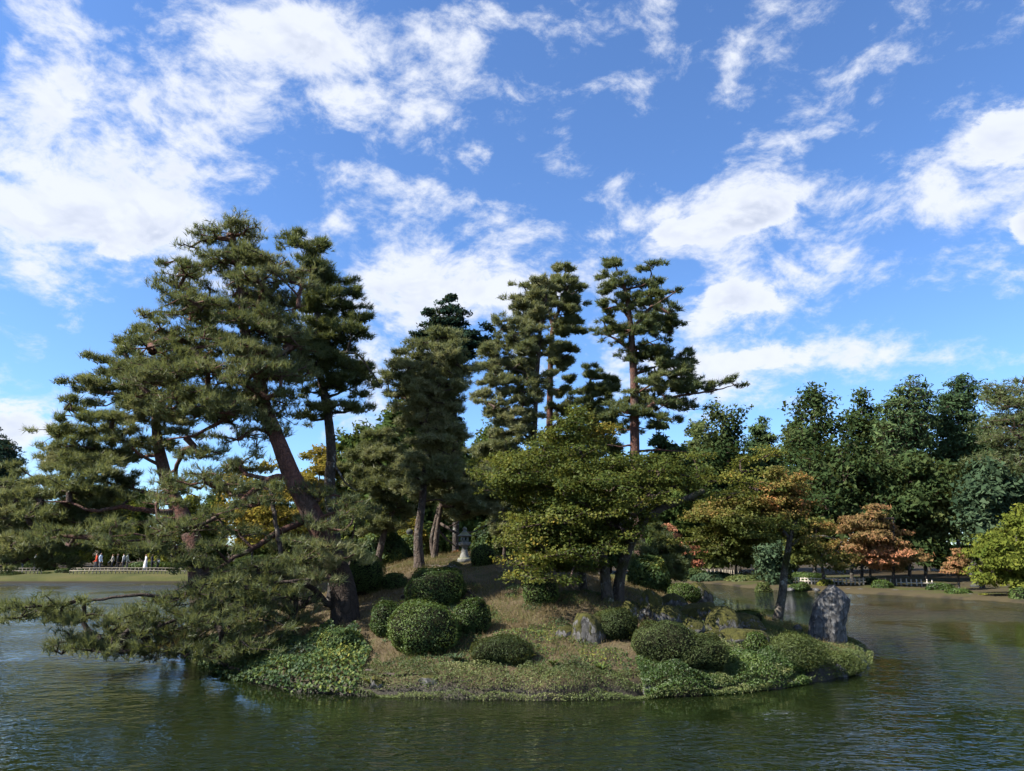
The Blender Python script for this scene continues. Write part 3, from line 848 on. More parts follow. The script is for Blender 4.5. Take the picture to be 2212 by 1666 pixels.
# 7 to 10 - the tall pines of the back half
DA = 28.0
tr = rooted(path([(1155, 1100), (1155, 950), (1158, 850), (1164, 760), (1170, 690), (1180, 650)], DA))
silA1 = [(608, 1120, 1200), (640, 1095, 1215), (690, 1062, 1215), (730, 1040, 1210), (775, 1025, 1205), (830, 1010, 1200), (880, 1035, 1175), (930, 1020, 1170), (970, 1010, 1165), (1010, 1030, 1160)]
make_tree('pine_tree', 'tall blue-green pine with a thin dark stem in the middle clump', tr[0], [(tr, .15, .05)], [(path([(1160, 820), (1120, 800, -.4), (1080, 790, -.6)], DA), .05, .02), (path([(1157, 900), (1110, 885, -.4), (1070, 880, -.7)], DA), .05, .02)],
          sil_pads(silA1, DA, rg, .60, .17, 22, .48, ex=.8), S(PINE, mat='needle_pale', bark='grey_bark', na=14, n=7, L=.20, w=.029, step=.35, budget=100000), 17)
DA2 = 30.0
tr = rooted(path([(1188, 1100), (1187, 950), (1188, 850), (1190, 760), (1196, 700), (1215, 655), (1225, 620)], DA2))
silA2 = [(590, 1190, 1262), (615, 1160, 1270), (650, 1150, 1278), (690, 1170, 1280), (735, 1170, 1268), (785, 1170, 1250), (840, 1190, 1250), (900, 1180, 1250), (950, 1175, 1260), (1000, 1180, 1260)]
make_tree('pine_tree', 'tall airy pine with a pale pinkish straight trunk in the middle clump', tr[0], [(tr, .21, .06)], [(path([(1196, 710), (1180, 660, .2), (1160, 630, .4)], DA2), .09, .03), (path([(1190, 790), (1220, 770, -.4), (1250, 750, -.6)], DA2), .06, .02)],
          sil_pads(silA2, DA2, rg, .60, .17, 22, .46, ex=.85), S(PINE, mat='needle', bark='red_bark', na=13, n=7, L=.20, w=.029, budget=80000, step=.35, tint=(.2, 1)), 18)
DB = 27.0
tr = rooted(path([(1378, 1100), (1372, 985), (1370, 850), (1366, 760), (1362, 700), (1356, 650), (1345, 610)], DB))
silB = [(578, 1300, 1345), (598, 1290, 1450), (625, 1285, 1470), (655, 1278, 1482), (690, 1272, 1475), (720, 1290, 1480), (750, 1330, 1500), (785, 1350, 1522), (815, 1350, 1520), (845, 1330, 1510), (880, 1300, 1500), (925, 1320, 1420)]
padsB = sil_pads(silB, DB, rg, .62, .14, 24, .35, ex=.85) + px_pads([(1480, 838, 50, 14, DB), (1540, 832, 50, 16, DB - .2), (1585, 826, 24, 14, DB - .2), (1500, 880, 40, 12, DB + .3), (1450, 905, 40, 14, DB), (1470, 865, 40, 10, DB + .5)], rg)
make_tree('pine_tree', 'tall pine with a bare brick-red trunk and one long low arm pointing right', tr[0], [(tr, .27, .07)],
          [(path([(1372, 900), (1415, 872, -.2), (1470, 855, -.3), (1540, 845, -.3), (1590, 830, -.3)], DB), .10, .025), (path([(1364, 720), (1400, 670, -.2), (1430, 650, -.3), (1460, 630, -.4)], DB), .10, .03), (path([(1366, 760), (1325, 730, .2), (1290, 720, .3)], DB), .07, .02),
           (path([(1370, 810), (1420, 790, .3), (1480, 780, .4)], DB), .07, .02), (path([(1362, 690), (1330, 655, .3), (1300, 640, .4)], DB), .07, .02), (path([(1372, 960), (1340, 965, -.2), (1310, 960, -.3)], DB), .05, .02), (path([(1372, 975), (1430, 972, .1), (1490, 978, .2)], DB), .06, .02)],
          padsB, S(PINE, mat='needle_dark', bark='red_bark', na=14, n=8, L=.19, w=.027, budget=85000, step=.35, twig_bark='red_bark', tint=(.15, 1)), 19)
D7 = 32.0
tr = rooted(path([(1290, 1100), (1285, 950), (1280, 870), (1275, 820)], D7))
make_tree('pine_tree', 'shorter dense pine filling the gap between the two tallest clumps', tr[0], [(tr, .2, .05)], [], sil_pads([(800, 1245, 1320), (835, 1230, 1345), (880, 1225, 1350), (930, 1225, 1350), (970, 1230, 1340)], D7, rg, .9, .2, 28, .9, ex=.8),
          S(PINE, mat='needle_dark', bark='grey_bark', na=12, n=7, L=.22, w=.03, budget=50000, step=.35), 20)
FIRS = S(PINE, leaf='broad', mat='fir', bark='dark_bark', na=16, budget=45000, L=.24, asp=.32, up=.25, sig=(.14, .14, .06), step=.35, wz=2.2, jit=.05, tint=(.1, .9))
tr = rooted(path([(985, 1100), (984, 950), (978, 800), (972, 700), (970, 655)], 33.0))
make_tree('fir_tree', 'blackish fir with a flat layered top behind the slim pine', tr[0], [(tr, .2, .04)], [],
          sil_pads([(660, 955, 990), (680, 910, 1030), (705, 915, 1045), (735, 885, 1050), (770, 885, 1010), (810, 890, 1010), (860, 890, 1000), (920, 900, 1000)], 33.0, rg, .8, .2, 26, .75, ex=.8) + px_pads([(1052, 708, 15, 14, 33.5), (1050, 735, 25, 12, 33.5)], rg), FIRS, 21)
tr = rooted(path([(1420, 1100), (1425, 1000), (1425, 945)], 33.0))
make_tree('fir_tree', 'small fir tip showing below the long pine arm', tr[0], [(tr, .14, .03)], [], sil_pads([(935, 1420, 1432), (955, 1405, 1450), (985, 1400, 1490), (1010, 1390, 1500), (1040, 1390, 1500)], 33.0, rg, .6, .16, 24, .8), S(FIRS, mat='conifer', budget=16000), 22)

# ------------------------------------------------------------------ maples on the island
M['pale_maple_bark'] = barkmat('pale_mossy_maple_bark', (.13, .115, .10), (.075, .065, .05), (.050, .055, .016), .95, 6)
MAPLE = dict(leaf='broad', asp=.75, up=.7, mat='maple', bark='maple_bark', na=24, budget=165000, L=.068, sig=(.13, .13, .05), r0=.0065, rmax=.06, jit=.12, step=.28, wz=1.8, tint=(.12, 1.0), tf=1.3, flare=.25)
bm = hit(1312, 1300)
DM = bm[1]
tr = path([(1312, 1300), (1306, 1230, .1), (1296, 1160, .2), (1300, 1090, .3), (1275, 1020, .4), (1240, 960, .5)], DM); tr = np.vstack([tr[0] - [0, 0, .2], tr])
tr2 = path([(1335, 1290, .3), (1342, 1235, .2), (1362, 1175, 0), (1392, 1125, -.2), (1432, 1097, -.3), (1458, 1088, -.4), (1520, 1060, -.4)], DM); tr2 = np.vstack([tr2[0] - [0, 0, .3], tr2])
tr3 = path([(1262, 1290, .8), (1255, 1220, .7), (1262, 1150, .5), (1230, 1080, .3), (1180, 1040, 0)], DM); tr3 = np.vstack([tr3[0] - [0, 0, .4], tr3])
silM = [(903, 1235, 1285), (925, 1135, 1325), (955, 1110, 1345), (985, 1020, 1350), (1010, 1000, 1470), (1035, 1020, 1540), (1065, 1050, 1540), (1095, 1080, 1440), (1130, 1080, 1400), (1160, 1075, 1400), (1200, 1085, 1350), (1232, 1095, 1310)]
padsM = sil_pads(silM, DM, rg, .55, .15, 20, .36, bmax=3.2, ex=.7)
padsM += px_pads([(1640, 985, 45, 18, DM + 1), (1600, 1010, 45, 18, DM + .6), (1560, 1030, 60, 20, DM + .5), (1500, 1020, 60, 25, DM), (1490, 1060, 60, 20, DM), (1620, 1045, 60, 16, DM + .6), (1570, 1070, 60, 16, DM + .3), (1690, 980, 30, 14, DM + 1.2), (1500, 985, 40, 20, DM + .6), (1450, 1040, 60, 24, DM - .3), (1430, 1000, 50, 22, DM),
                  (1120, 1210, 60, 22, DM - 1.6), (1190, 1190, 60, 22, DM - 1.8), (1160, 1240, 55, 22, DM - 1.6), (1240, 1200, 60, 22, DM - 1.6), (1300, 1180, 60, 20, DM - 1.5), (1210, 1250, 45, 20, DM - 1.4), (1370, 1150, 50, 18, DM - 1.3), (1100, 1170, 40, 18, DM - 1.0), (1130, 1130, 60, 20, DM - 1.2), (1290, 1110, 60, 20, DM - 1.5), (1220, 1120, 60, 22, DM - 1.6), (1380, 1080, 60, 22, DM - 1.4), (1330, 1040, 60, 22, DM - 1.3)], rg, .9)
make_tree('maple_tree', 'big spreading green and yellow maple with several mossy trunks over the rocks', bm, [(tr, .16, .05), (tr2, .15, .06), (tr3, .13, .05)],
          [(path([(1375, 1150, 0), (1350, 1130, -.4), (1335, 1135, -.6)], DM), .06, .03), (path([(1330, 1140, -.5), (1375, 1112, -.7), (1400, 1085, -.8), (1430, 1060, -.8)], DM), .05, .02), (path([(1470, 1083, -.3), (1560, 1068, 0), (1640, 1060, .3)], DM), .03, .012)],
          padsM, MAPLE, 31)
b = hit(1680, 1346)
DN = b[1]
tr = path([(1678, 1346), (1690, 1285), (1694, 1240), (1702, 1190), (1708, 1155), (1722, 1115, .2), (1735, 1085, .3)], DN); tr = np.vstack([tr[0] - [0, 0, .2], tr])
silN = [(1030, 1650, 1715), (1055, 1590, 1740), (1085, 1520, 1745), (1115, 1480, 1740), (1140, 1465, 1790), (1158, 1470, 1820)]
def tintN(pos, t):
    q = (pos[:, 0] - tr[0][0])
    return t * .75 + .14 * np.clip(pos[:, 2] - 2.4, -.6, 1.4) + .09 * np.clip(q, -1.5, 1.5) + .0
make_tree('maple_tree', 'maple with a pale slanting mossy trunk beside the tall standing rock, leaves turning orange', b, [(tr, .14, .05)],
          [(path([(1705, 1165), (1680, 1135, -.2), (1650, 1120, -.4), (1600, 1110, -.5), (1540, 1125, -.6)], DN), .06, .02), (path([(1704, 1180), (1740, 1160, -.2), (1780, 1158, -.4), (1820, 1170, -.5)], DN), .05, .02), (path([(1722, 1115, .2), (1712, 1090, 0), (1690, 1070, 0)], DN), .04, .015)],
          sil_pads(silN, DN, rg, .55, .11, 20, .50, bmax=2.4, ex=.8) + px_pads([(1780, 1185, 50, 12, DN - .5), (1822, 1200, 36, 11, DN - .4), (1765, 1212, 34, 10, DN - .8), (1540, 1188, 55, 12, DN - .3), (1600, 1178, 50, 12, DN - .6), (1500, 1165, 50, 12, DN), (1745, 1165, 40, 12, DN - .9), (1810, 1225, 24, 9, DN - .4)], rg), S(MAPLE, mat='maple_mix', bark='pale_maple_bark', L=.075, tintf=tintN, na=24, budget=95000), 32)
D = 26.0
tr = rooted(path([(1440, 1235), (1450, 1190), (1460, 1150)], D))
make_tree('maple_tree', 'small red maple spray reaching out from behind the mossy rocks', tr[0], [(tr, .06, .02)], [], px_pads([(1430, 1140, 26, 9, D), (1455, 1160, 26, 9, D), (1480, 1178, 22, 8, D - .2), (1500, 1195, 18, 8, D - .3), (1497, 1215, 14, 7, D - .3)], rg), S(MAPLE, mat='maple_red', na=30, L=.08, budget=9000), 33)
D = 24.0
tr = rooted(path([(1430, 1260), (1425, 1220), (1430, 1185)], D))
make_tree('pine_tree', 'low dark green pine tucked behind the mossy rocks', tr[0], [(tr, .1, .04)], [], sil_pads([(1150, 1400, 1440), (1180, 1370, 1470), (1210, 1360, 1490), (1240, 1370, 1490)], D, rg, .6, .2, 22, .8), S(PINE, mat='needle_dark', bark='dark_bark', na=18, n=9, L=.17, w=.02, budget=30000), 34)
D = 27.0
tr = rooted(path([(1085, 1225), (1090, 1180), (1085, 1130)], D))
make_tree('pine_tree', 'pale low pine filling the space to the side of the stone lantern', tr[0], [(tr, .1, .04)], [], sil_pads([(1015, 1035, 1110), (1050, 1020, 1140), (1090, 1030, 1150), (1130, 1040, 1150), (1170, 1050, 1140)], D, rg, .7, .2, 24, .8), S(PINE, mat='needle_pale', bark='grey_bark', na=16, n=9, L=.19, w=.022, budget=45000), 35)

# ------------------------------------------------------------------ clipped shrubs
def dome_r(u, p=2.4):
    return (np.abs(u) ** p).sum(1) ** (-1 / p)
def shrub(name, label, cx, yt, yb, hw, mat='azalea', dens=4300, L=.036, fuzz=.03, seed=0, group='clipped shrubs', D=None, hf=isl_h, p=2.4, base=None, core=True, cat='shrub', asp=.55, ex=.9):
    rng = np.random.default_rng(900 + seed)
    if D is None:
        f = hit(cx, yb)
        Df = f[1]
    else:
        Df = D
    s = Df / FV
    a = hw * s; b = a * ex
    Dc = Df + b * .75
    s = Dc / FV; a = hw * s
    top = at(cx, yt, Dc)
    x, y = top[0], Dc
    g = float(hf(np.array([x]), np.array([y]))[0]) if base is None else base
    zb = min(g, float(at(cx, yb, Df)[2])) - .05
    h = max(top[2] - zb, .15)
    root = empty(name, (x, y, zb), label, cat, group)
    c = np.array([x, y, zb + .42 * h])
    def surf(u):
        r = dome_r(u, p)[:, None]
        q = u * r * np.where(u[:, 2:3] > 0, [[a, b, .58 * h]], [[a, b, .42 * h]])
        lo = np.clip(-u[:, 2:3] * 1.1, 0, 1)
        q[:, :2] *= 1 - .22 * lo
        return q * (1 + .55 * (n3(q * (2.2 / max(a, .3)) + seed * 3.1, seed) - .5) + .20 * (n3(q * 5, seed + 2) - .5))[:, None]
    area = 2.4 * math.pi * a * max(h * .7, a)
    N = int(min(area * dens * (min(1, (14 / Dc) ** 1.3) if hf is isl_h else 1), 9500)); L = L * (max(1, (Dc / 16) ** .7) if hf is isl_h else 1)
    u = unit(rng.normal(0, 1, (N, 3)))
    u[:, 2] = np.where(u[:, 2] < -.75, -u[:, 2], u[:, 2])
    q = surf(u) * (1 - np.abs(rng.normal(0, fuzz, (N, 1))) + fuzz * .3)
    sh = rng.random(N) < .035
    q = np.where(sh[:, None], q * (1 + rng.uniform(.02, .12, (N, 1))) + [0, 0, .02], q)
    pos = c + q
    V, F, per = diamonds(pos, unit(q) * .8 + rng.normal(0, .5, q.shape) + [0, 0, .25], rng, L, asp)
    tt = tint_of(pos, rng, .1, .9, 2.2, seed, .55)
    mesh_obj('foliage', V, F, M[mat], root, np.repeat(tt, per)); TRI[0] += len(F)
    if core:  # solid core added for the twig mass, blocking light gaps; interior shade painted dark
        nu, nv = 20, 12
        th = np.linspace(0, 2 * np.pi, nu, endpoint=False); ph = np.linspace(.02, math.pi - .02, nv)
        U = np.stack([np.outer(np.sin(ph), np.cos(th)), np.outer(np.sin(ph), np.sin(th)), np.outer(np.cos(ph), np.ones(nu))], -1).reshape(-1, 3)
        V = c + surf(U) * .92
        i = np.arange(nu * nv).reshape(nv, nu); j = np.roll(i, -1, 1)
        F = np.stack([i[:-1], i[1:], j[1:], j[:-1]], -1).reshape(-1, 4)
        mesh_obj('dark_core', V, F, M['core'], root, smooth=True)
    return root
shrub('clipped_shrub', 'large bright green clipped shrub at the front, biggest of the trio on the slope', 916, 1302, 1422, 76, 'azalea', seed=1)
shrub('clipped_shrub', 'flat-topped clipped shrub standing before the slim pine', 943, 1226, 1310, 62, 'azalea', seed=2, p=3.0)
shrub('clipped_shrub', 'rounded clipped shrub touching the side of the large bright green one', 1020, 1296, 1378, 36, 'azalea', seed=3)
shrub('clipped_shrub', 'small clipped shrub between the leaning pine foot and the large bright green one', 836, 1298, 1380, 34, 'azalea', seed=4)
shrub('clipped_shrub', 'low cushion-like clipped shrub near the water in front of the grassy slope', 1088, 1378, 1440, 58, 'azalea_olive', seed=5, fuzz=.05)
shrub('clipped_shrub', 'wide olive-green mounded shrub below the mossy rocks', 1438, 1342, 1442, 84, 'azalea_olive', seed=6, fuzz=.05)
shrub('clipped_shrub', 'lower spreading olive shrub joined to the wide mounded one, nearer the flat boulder', 1512, 1374, 1456, 58, 'azalea_olive', seed=26, fuzz=.06)
shrub('clipped_shrub', 'dark square-cut shrub under the maple at the slope edge', 1168, 1248, 1308, 36, 'azalea', seed=7, p=3.4)
shrub('clipped_shrub', 'round dark shrub beside the stone lantern', 1042, 1180, 1224, 26, 'azalea', seed=8)
shrub('clipped_shrub', 'tall rounded dark shrub behind the leaning pine foot', 788, 1192, 1290, 42, 'azalea', seed=9)
shrub('clipped_shrub', 'little round shrub behind the leaning pine, next to a bare root', 852, 1238, 1275, 27, 'azalea', seed=10)
shrub('clipped_shrub', 'dull brownish-green shrub beside the lichen-whitened boulder', 1325, 1318, 1385, 50, 'azalea_olive', seed=11)
shrub('clipped_shrub', 'glossy small shrub above the ivy bank by the water', 738, 1358, 1420, 42, 'ivy', seed=12, L=.055, fuzz=.06)
shrub('clipped_shrub', 'dense shrub growing against the pale moss-capped rock', 1478, 1262, 1300, 32, 'azalea', seed=13)
shrub('clipped_shrub', 'ragged small shrub next to the flat mossy boulder', 1630, 1368, 1412, 26, 'azalea', seed=14, fuzz=.09)
shrub('clipped_shrub', 'dark leafy shrub row behind the slim pine', 830, 1150, 1215, 55, 'ivy', seed=15, D=25, L=.07, fuzz=.08)
shrub('clipped_shrub', 'dark leafy shrub at the hilltop behind the split pine foot', 880, 1165, 1216, 40, 'ivy', seed=16, D=26.5, L=.07, fuzz=.08)
shrub('leafy_shrub', 'orange-leaved low shrub at the foot of the stone lantern', 984, 1192, 1212, 15, 'maple_red', seed=17, D=27.5, L=.05, fuzz=.3, group='loose shrubs')
shrub('leafy_shrub', 'fresh green leafy shrub behind the stone lantern', 1060, 1135, 1210, 40, 'ivy', seed=18, D=28, L=.08, fuzz=.12, group='loose shrubs')
shrub('leafy_shrub', 'yellowing shrub seen past the slim pine trunks', 890, 1120, 1180, 36, 'maple_yellow', seed=19, D=30, L=.09, fuzz=.12, group='loose shrubs')
shrub('leafy_shrub', 'feathery grey-green shrub in front of the tall standing rock', 1715, 1372, 1452, 64, 'sasa', seed=20, L=.06, fuzz=.34, group='loose shrubs', asp=.22, core=False, p=2.0, dens=3600)
shrub('leafy_shrub', 'feathery shrub at the very tip of the island', 1812, 1412, 1462, 48, 'sasa', seed=21, L=.06, fuzz=.34, group='loose shrubs', asp=.22, core=False, p=2.0, dens=3600)
shrub('leafy_shrub', 'reed-like shrub behind the slanting maple trunk', 1610, 1318, 1352, 32, 'azalea', seed=22, L=.06, fuzz=.3, group='loose shrubs', asp=.25)
shrub('leafy_shrub', 'shadowy broad-leaved shrub behind the mossy maple trunks', 1400, 1205, 1268, 44, 'ivy', seed=23, D=22, L=.08, fuzz=.12, group='loose shrubs')
shrub('leafy_shrub', 'shadowy shrub below the maple boughs on the far side of the slope', 1235, 1190, 1262, 46, 'ivy', seed=24, D=21, L=.08, fuzz=.12, group='loose shrubs')

# ------------------------------------------------------------------ ground cover (nobody could count it)
rgc = np.random.default_rng(77)
def scatter(n, x0, x1, y0, y1):
    return rgc.uniform(x0, x1, n), rgc.uniform(y0, y1, n)
x, y = scatter(280000, -8, 8.8, 12, 29)
d = sdf(ISL, x, y)
keep = (d > .25) & (rgc.random(len(x)) < np.clip(1.5 - (y - 12) / 14, .25, 1) * np.clip(.35 + 1.3 * (fbm(x * 1.3, y * 1.3, 41, 3) - .25), 0, 1))
x, y, d = x[keep], y[keep], d[keep]
pos = np.stack([x, y, isl_h(x, y) - .005], 1)
ln = rgc.uniform(.035, .11, (len(x), 1)) * (1 + .8 * (fbm(x * .8, y * .8, 43, 2) > .55))[:, None]
dr = unit(np.stack([rgc.normal(0, .7, len(x)), rgc.normal(0, .7, len(x)), np.ones(len(x))], 1))
sd_ = unit(np.cross(dr, rgc.normal(0, 1, dr.shape))) * .0045
V = np.stack([pos - sd_, pos + sd_, pos + dr * ln], 1).reshape(-1, 3)
gn = fbm(x * .9, y * .9, 47, 4)
tt = np.clip(.25 + .45 * rgc.random(len(x)) + np.where(gn > .53, .42, 0) * (rgc.random(len(x)) < .75), 0, 1)
tag(mesh_obj('dry_grass', V, np.arange(len(V)).reshape(-1, 3), M['grass_dry'], tint=np.repeat(tt, 3)), 'short dry brown and green grass on the island slope', None, None, 'stuff'); TRI[0] += len(x)

def cover(name, label, mat, n, xr, yr, dr_, hgt, L, asp, seed, ls=1.7, thr=.35, upn=.5):
    x, y = scatter(n, xr[0], xr[1], yr[0], yr[1])
    d = sdf(ISL, x, y)
    lump = fbm(x * ls, y * ls, seed, 3)
    k = (d > dr_[0]) & (d < dr_[1] * (.55 + .9 * lump)) & (lump > thr * (.5 + .6 * np.clip(d / dr_[1], 0, 1)))
    x, y, d, lump = x[k], y[k], d[k], lump[k]
    z = np.maximum(isl_h(x, y), -.02) + hgt * np.clip((lump - .2) * 2, .15, 1.2) * (1 - .75 * rgc.random(len(x)) ** 2)
    pos = np.stack([x, y, np.maximum(z, .015)], 1)
    nr = np.stack([rgc.normal(0, .5, len(x)), rgc.normal(-.35, .5, len(x)), np.full(len(x), upn)], 1)
    V, F, per = diamonds(pos, nr, rgc, L, asp)
    tt = tint_of(pos, rgc, .05, .95, 1.5, seed, .5)
    o = mesh_obj(name, V, F, M[mat], tint=np.repeat(tt, per)); TRI[0] += len(F)
    return tag(o, label, None, None, 'stuff')
cover('ivy_leaves', 'glossy ivy spilling over the bank below the leaning pine', 'ivy', 42000, (-7.8, -2.6), (12.4, 18.0), (-.16, 1.35), .26, .06, .8, 51, 1.6, .2)
cover('low_leaves', 'mixed low leafy plants along the front water edge', 'sasa', 80000, (-2.6, 4.5), (12.0, 15), (-.18, .55), .17, .036, .4, 53, 1.9, .33)
cover('creeping_leaves', 'fine-leaved creeping plants on the low end of the island', 'sasa', 64000, (3.2, 8.9), (12.2, 19), (-.12, 2.6), .15, .042, .35, 55, 1.5, .30)
cover('clover_leaves', 'small dark creeping leaves hanging to the water below the wide olive shrub', 'azalea', 34000, (2.2, 5.5), (12.2, 14.4), (-.14, 1.1), .26, .045, .5, 57, 1.4, .25)
cover('weed_leaves', 'scattered green weeds on the middle of the slope', 'ivy', 40000, (-2.5, 6), (13, 18), (.5, 4.5), .06, .06, .3, 59, 2.2, .62)
def strap_plant(name, label, vx, vy, n, L, w, mat, seed, D=None, droop=.5):
    rng = np.random.default_rng(seed)
    p = hit(vx, vy)
    Vs, Fs, o = [], [], 0
    for i in range(n):
        a = rng.uniform(0, 2 * math.pi); out = np.array([math.cos(a), math.sin(a), 0]); l = L * rng.uniform(.6, 1.1)
        side = np.cross(out, [0, 0, 1]) * w / 2
        ts = np.linspace(0, 1, 5)
        c = p + np.array([out * l * t * rng.uniform(.6, .75) + np.array([0, 0, l * (t * .9 - droop * t * t)]) for t in ts])
        wd = np.array([.5, 1, .9, .6, .05])[:, None]
        V = np.stack([c - side * wd, c + side * wd], 1).reshape(-1, 3)
        F = [[2 * k, 2 * k + 1, 2 * k + 3, 2 * k + 2] for k in range(4)]
        Vs.append(V); Fs.append(np.array(F) + o); o += len(V)
    V = np.vstack(Vs)
    e = empty(name, p, label, 'plant', 'single plants on the bank')
    mesh_obj('leaves', V, np.vstack(Fs), M[mat], e, np.clip(rng.normal(.7, .15, len(V)), 0, 1))
strap_plant('fern_plant', 'bright lime-green fern hanging over the water near the island tip', 1742, 1444, 60, .34, .05, 'yellowgreen', 61)
strap_plant('grass_tuft', 'pale straw-coloured grass tuft at the water edge beside the lime fern', 1692, 1452, 90, .30, .012, 'lawn', 62, droop=.75)
strap_plant('fern_plant', 'bluish fern under the large bright green shrub', 985, 1432, 40, .30, .03, 'camellia', 63)
strap_plant('sedge_plant', 'green sedge clump below the cushion-like shrub', 1140, 1428, 40, .26, .025, 'yellowgreen', 64)
strap_plant('sedge_plant', 'green sedge clump midway along the front bank', 1300, 1450, 45, .28, .028, 'ivy', 65)
strap_plant('sedge_plant', 'small upright weed beside the bare roots at the waterline', 800, 1478, 30, .24, .03, 'yellowgreen', 66)
strap_plant('sedge_plant', 'broad-bladed green plant beside the low cushion shrub foot', 1195, 1440, 34, .26, .03, 'ivy', 67)

# ------------------------------------------------------------------ rocks
def rockmat(name, dark, mid, pale, moss, pale_amt=.5):
    m, t, out = newmat(name)
    co = objco(t)
    mpr = t.add('ShaderNodeMapping'); mpr.inputs['Scale'].default_value = (1.3, 1.3, .55); mpr.inputs['Rotation'].default_value = (.25, .2, 0); t.put(mpr.inputs[0], co); co = mpr.outputs[0]
    a = t.noise(co, 3.5, 8, .7); b_ = t.noise(co, 14, 6, .75); c = t.noise(co, 6, 5, .65)
    col = t.mix(t.mapr(a, .36, .62), dark, mid)
    col = t.mix(t.m('MULTIPLY', t.mapr(b_, .52, .66), pale_amt), col, pale)
    vo = t.add('ShaderNodeTexVoronoi', feature='DISTANCE_TO_EDGE'); vo.inputs['Scale'].default_value = 4.5
    t.put(vo.inputs['Vector'], t.v('MULTIPLY_ADD', a, (.5, .5, .5), co))
    cr = t.mapr(vo.outputs['Distance'], 0, .08)
    col = t.mix(cr, t.mix(.5, col, (.01, .01, .012)), col)
    h = t.m('ADD', t.m('MULTIPLY', b_, .6), t.m('MULTIPLY', cr, .5))
    if moss:
        g = t.add('ShaderNodeNewGeometry'); sx = t.add('ShaderNodeSeparateXYZ'); t.put(sx.inputs[0], g.outputs['Normal'])
        f = t.mapr(t.m('ADD', sx.outputs[2], t.m('MULTIPLY', t.m('SUBTRACT', c, .5), 2.4)), .35 - moss * .6, .62 - moss * .6)
        mc = t.ramp(t.noise(co, 22, 4, .7), [(.3, (.020, .022, .004)), (.55, (.045, .044, .008)), (.75, (.075, .064, .011))])
        col = t.mix(f, col, mc)
        h = t.m('ADD', h, t.m('MULTIPLY', f, .5))
    principled(t, out, col, .9, .25, bump(t, h, .9, .03))
    return m
M['rock_dark'] = rockmat('dark_standing_stone', (.044, .043, .043), (.105, .104, .102), (.26, .258, .254), 0, .5)
M['rock_moss'] = rockmat('mossy_rock', (.055, .053, .050), (.125, .120, .114), (.28, .28, .27), .5, .45)
M['rock_pale'] = rockmat('lichened_rock', (.07, .066, .062), (.14, .134, .128), (.27, .27, .26), .3, .45)
M['rock_cap'] = rockmat('moss_capped_rock', (.09, .084, .08), (.15, .142, .135), (.28, .27, .26), .35, .4)
def ico(sub):
    import bmesh
    bm_ = bmesh.new(); bmesh.ops.create_icosphere(bm_, subdivisions=sub, radius=1.0)
    V = np.array([v.co[:] for v in bm_.verts]); F = np.array([[v.index for v in f.verts] for f in bm_.faces])
    bm_.free()
    return V, F
ICO = ico(5); ICO4 = ico(3)
def rock_shape(a, b, h, seed, cuts=14, amp=.13):
    rng = np.random.default_rng(seed)
    V, F = ICO
    P = V.copy()
    for _ in range(cuts):
        n = unit(rng.normal(0, 1, 3)); d_ = rng.uniform(.62, .9)
        o = P @ n - d_
        P = P - np.clip(o, 0, None)[:, None] * n * .88
    k = 1 + amp * 2 * (n3(P * 1.7 + seed, seed) - .5) + amp * 1.1 * (n3(P * 4.3, seed + 4) - .5) + amp * .6 * (n3(P * 11, seed + 6) - .5)
    P = P * k[:, None]
    P[:, 2] = np.where(P[:, 2] < 0, P[:, 2] * .6, P[:, 2])
    return P * np.array([a, b, h]), F
def rock(label, cx, yt, yb, hw, mat, seed, D=None, name='mossy_boulder', group='boulders on the island', ex=.8, **kw):
    Df = hit(cx, yb)[1] if D is None else D
    Dc = Df + hw * Df / FV * ex * .6
    s = Dc / FV
    top = at(cx, yt, Dc); bot = at(cx, yb, Df)
    h = max(top[2] - bot[2], .12)
    P, F = rock_shape(hw * s * 1.08, hw * s * ex, h * 1.05, seed, **kw)
    base = np.array([top[0], Dc, bot[2] + .02])
    o = mesh_obj(name, P + base, F, M[mat], smooth=True, origin=base); TRI[0] += len(F)
    return tag(o, label, 'rock', group)
rock('lichen-whitened boulder with a moss cap beside the dull shrub', 1268, 1318, 1388, 36, 'rock_moss', 1, name='mossy_boulder')
rock('small pale stone at the foot of the lichen-whitened boulder', 1222, 1352, 1378, 20, 'rock_pale', 2, name='pale_stone')
rock('pale grey rock wearing a green moss cap, standing highest above the pond', 1512, 1254, 1302, 24, 'rock_cap', 3, name='mossy_boulder')
rock('big rounded mossy boulder in the centre of the rock group', 1512, 1290, 1350, 52, 'rock_moss', 4)
rock('humped mossy boulder in front of the shadowed standing stone', 1437, 1311, 1350, 36, 'rock_moss', 5)
rock('purplish bare boulder just above the wide olive shrub', 1492, 1335, 1370, 30, 'rock_pale', 6)
rock('long mossy boulder sloping down the rock group', 1552, 1312, 1372, 44, 'rock_moss', 7)
rock('flat broad moss-covered boulder lowest towards the standing rock', 1607, 1353, 1394, 52, 'rock_moss', 8, ex=.7)
rock('white streaked angular stone by the water behind the flat mossy boulder', 1598, 1326, 1358, 44, 'rock_pale', 9)
rock('small mossy stone between the olive shrub and the flat boulder', 1540, 1362, 1388, 22, 'rock_moss', 10)
rock('shadowed upright stone under the maple', 1400, 1268, 1335, 30, 'rock_moss', 11)
rock('mossy stone at the back of the rock group beside the pale capped rock', 1455, 1285, 1312, 30, 'rock_moss', 12)
rock('low mossy stone left of the shadowed upright stone', 1360, 1300, 1335, 26, 'rock_moss', 13)
rock('flat grey stone sunk in the turf near the lantern', 985, 1214, 1226, 16, 'rock_pale', 14, name='flat_stone')
rock('rounded stone at the waterline near the island tip', 1812, 1438, 1460, 18, 'rock_dark', 15, name='shore_stone')
rock('dark wet stone at the water edge by the bare roots', 815, 1460, 1484, 16, 'rock_moss', 16, name='shore_stone')
